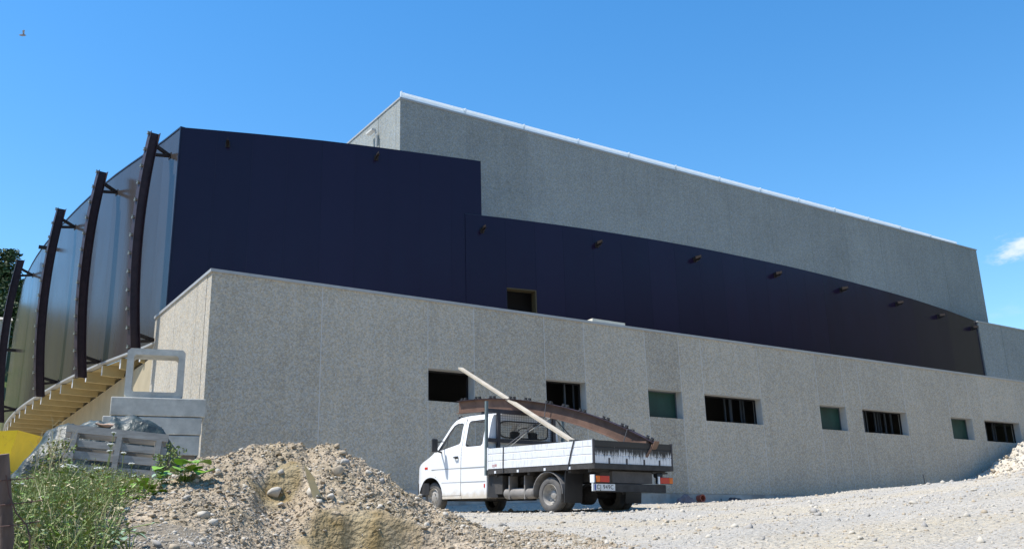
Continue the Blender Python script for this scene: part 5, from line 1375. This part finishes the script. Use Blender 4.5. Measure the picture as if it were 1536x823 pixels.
broad_plant(165, 802, 6.4, 10, .06, M_broad2, 'pale leaved plant at the bottom edge beside the tan boulder', .12)
broad_plant(30, 808, 5.6, 9, .05, M_broad2, 'pale leaved plant at the bottom left beside the fence post', .09)
broad_plant(196, 812, 6.3, 8, .055, M_broad2, 'pale leaved plant at the bottom edge of the rubble', .09)
broad_plant(124, 812, 6.2, 7, .05, M_broad, 'green leaf clump below the pinkish boulder', .10)
broad_plant(92, 790, 6.2, 7, .05, M_broad, 'green leaf clump left of the pinkish boulder', .10)
# white flower umbels
M_fl = mat('white_flowers', (.72,.72,.66), .8)
umb = [(103,697,7.9,.055,'largest flat white flower head over the weeds left of the pallet'),(147,701,8.1,.028,'small white flower head at the left foot of the pallet'),(198,694,8.4,.026,'white flower head in front of the lower pallet boards'),(165,675,8.6,.024,'white flower head across the middle of the pallet'),
 (166,665,8.6,.026,'white flower head across the upper pallet gap'),(186,678,8.5,.024,'white flower head beside the central pallet stringer'),(202,713,8.3,.020,'tiny white flower head just under the pallet'),(66,744,7.0,.034,'dull white flower head low in the weeds'),(28,724,6.6,.034,'pale flower head right of the fence post'),(171,648,8.8,.02,'white flower head on the top pallet board')]
for px, py, d_, r_, lab in umb:
    p = pix(px, py)*d_; gz = ground_z(p.x, p.y); root = empty('wild_flower', (p.x, p.y, gz), lab, 'flower', 'white umbel flowers in the weeds')
    H = p.z-gz; st = MB(); bend = Vector(rng.normal(0, .04, 3)); st.tube([(bend.x, bend.y, 0), (bend.x*.4, bend.y*.4, H*.6), (0,0,H-.03)], .0028, 5)
    fl_ = MB()
    for k in range(26):
        rr = r_*math.sqrt(rng.random()); th = rng.uniform(0, 6.28); c = Vector((rr*math.cos(th), rr*math.sin(th), H-.25*rr*rr/r_+rng.normal(0,.002)))
        st.tube([(0,0,H-.03), tuple(c)], .0008, 3, cap=False)
        fl_.lathe(c, (rng.normal(0,.2), rng.normal(0,.2), 1), [(-.002,.0),(0,r_*.2),(.003,r_*.12),(.004,0)], 6)
    st.build('stem', M_g[1], root); fl_.build('flower_head', M_fl, root)
# tall dry stalks in front of the overhang
q = MB()
for k in range(9):
    px = rng.uniform(60, 110); py0 = rng.uniform(625, 668); p = pix(px+rng.normal(0, 10), py0)*rng.uniform(8.2, 9.2); gz = ground_z(p.x, p.y); b_ = Vector((p.x+rng.normal(0,.12), p.y+rng.normal(0,.12), gz))
    mid = b_.lerp(p, .6)+Vector((rng.normal(0,.02), 0, .03)); q.tube([b_, mid, p], [.0022,.0018,.0008], 4)
    for j in range(5):
        c = mid.lerp(p, rng.random()); q.tube([c, c+Vector((rng.normal(0,.06), rng.normal(0,.06), rng.uniform(.02,.08)))], [.001,.0006], 3)
o = frame_obj(q, 'dry_stalks', M_g[2], Vector((1.3,8.4,.4)), 'tall dry stalks rising above the weeds in front of the yellow skip', 'dry grass'); o['kind'] = 'stuff'
# leafy bush at the left of the pallet
def leaf_cloud(name, centre, rad, n_, size, mats, lab, cat, group=None, trunk=None, squash=1.0, clumps=26):
    c = Vector(centre); root = empty(name, (c.x, c.y, trunk if trunk is not None else c.z-rad), lab, cat, group); off = Vector((0,0,c.z-root.location.z))
    cs = []
    for k in range(clumps):
        d_ = Vector(rng.normal(size=3)).normalized()*rad*rng.uniform(.35, .95); d_.z *= squash; cs.append((d_, rad*rng.uniform(.22, .42)))
    V, Fq, Mi = [], [], []
    for k in range(n_):
        cc_, rr = cs[rng.integers(0, clumps)]; d_ = Vector(rng.normal(size=3)).normalized()*rr*rng.uniform(.6, 1.05); p = off+cc_+d_
        a1 = Vector(rng.normal(size=3)).normalized()*size*rng.uniform(.6,1.3); b1 = a1.cross(Vector(rng.normal(size=3))).normalized()*a1.length*.45
        n0 = len(V); V += [tuple(p-a1), tuple(p+b1), tuple(p+a1), tuple(p-b1)]; Fq.append((n0,n0+1,n0+2,n0+3)); Mi.append(int(rng.integers(0, len(mats))))
    me = bpy.data.meshes.new('crown'); me.from_pydata(V, [], Fq)
    for m_ in mats: me.materials.append(m_)
    me.polygons.foreach_set('material_index', Mi); me.update(); o = bpy.data.objects.new('crown', me); COL.objects.link(o); o.parent = root
    t_ = MB(); H = off.z
    t_.tube([(0,0,-.3), (rad*.03,0,H*.5), (0,0,H+rad*.3)], [rad*.07, rad*.055, rad*.02], 8)
    for cc_, rr in cs[:10]: t_.tube([(0,0,H*.55+rng.uniform(0, H*.4)), tuple(off+cc_)], [rad*.03, rad*.008], 5)
    t_.build('trunk', M_post, root); return root
p = pix(82, 684)*11.0; leaf_cloud('weed_bush', (p.x, p.y, p.z-.08), .23, 900, .022, M_g[:3], 'loose green bush left of the pallet in front of the tarpaulin', 'bush', trunk=ground_z(p.x,p.y), squash=1.2)
p = pix(252, 690)*10.6; leaf_cloud('weed_bush', (p.x, p.y, p.z-.05), .17, 500, .02, M_g[:2], 'small dark green bush right of the pallet', 'bush', trunk=ground_z(p.x,p.y), squash=1.3)

# ------------------------------------------------------------------ far trees at the left, hut, bird
M_t = [mat('tree_leaf_dark', (.035,.06,.02), .6, var=.3, vscale=.5, spec=.25), mat('tree_leaf_mid', (.05,.085,.025), .6, var=.3, vscale=.5, spec=.25)]
def hz(deg, d_): x = d_*math.cos(R(deg)); y = d_*math.sin(R(deg)); return x, y, ground_z(x, y)
trees = [(2,372,92,2.3,'dark tree with the highest top on the hill at the left edge'),(27,408,96,2.4,'dark tree on the hill just left of the outermost steel rib'),(-18,398,90,2.6,'dark tree on the hill beyond the left edge'),(14,425,88,2.6,'low bushy tree in front of the taller ones on the left hill'),(40,440,100,2.2,'bushy tree showing low between rib and flank'),(0,446,84,2.2,'lowest dark bush of the left hill above the stone hut')]
for i, (px, py, d_, r_, lab) in enumerate(trees):
    d = pix(px, py); d = d/math.hypot(d.x, d.y)*d_; z = ground_z(d.x, d.y); cz = d.z-r_*1.05
    leaf_cloud('broadleaf_tree', (d.x, d.y, cz), r_, 4200, .20, M_t, lab, 'tree', 'trees on the left hill', trunk=min(z, cz-r_), squash=1.05, clumps=34)
x, y, z = hz(85.15, 72); d = pix(8, 482)*72; z = d.z; q = MB(); q.box(-.6,.35,-.6,.6,-3,.55); q.hexa([(-.7,-.7,.55),(.42,-.7,.55),(.42,.7,.55),(-.7,.7,.55),(-.7,-.05,.85),(.42,-.05,.85),(.42,.05,.85),(-.7,.05,.85)])
o = q.build('stone_hut', mat('pale_stone_wall', (.42,.38,.31), .9, var=.2, vscale=2)); o.location = (x, y, z-.2); tag(o, 'small pale stone hut on the hill between the rib and left edge', 'hut')
q = MB(); bp0 = pix(34, 53)*40
q.lathe((0,0,0), (1,.2,.35), [(-.14,0),(-.09,.03),(0,.05),(.08,.035),(.13,.0)], 8)
q.poly([(0,.0,.02),(.05,.02,.03),(.02,.20,.12),(-.04,.16,.10)]); q.poly([(0,.0,.02),(.05,-.02,.03),(.03,-.18,.14),(-.04,-.14,.11)])
o = q.build('bird', mat('grey_bird', (.25,.26,.30), .8)); o.location = bp0; tag(o, 'tiny grey bird flying high in the sky at upper left', 'bird')
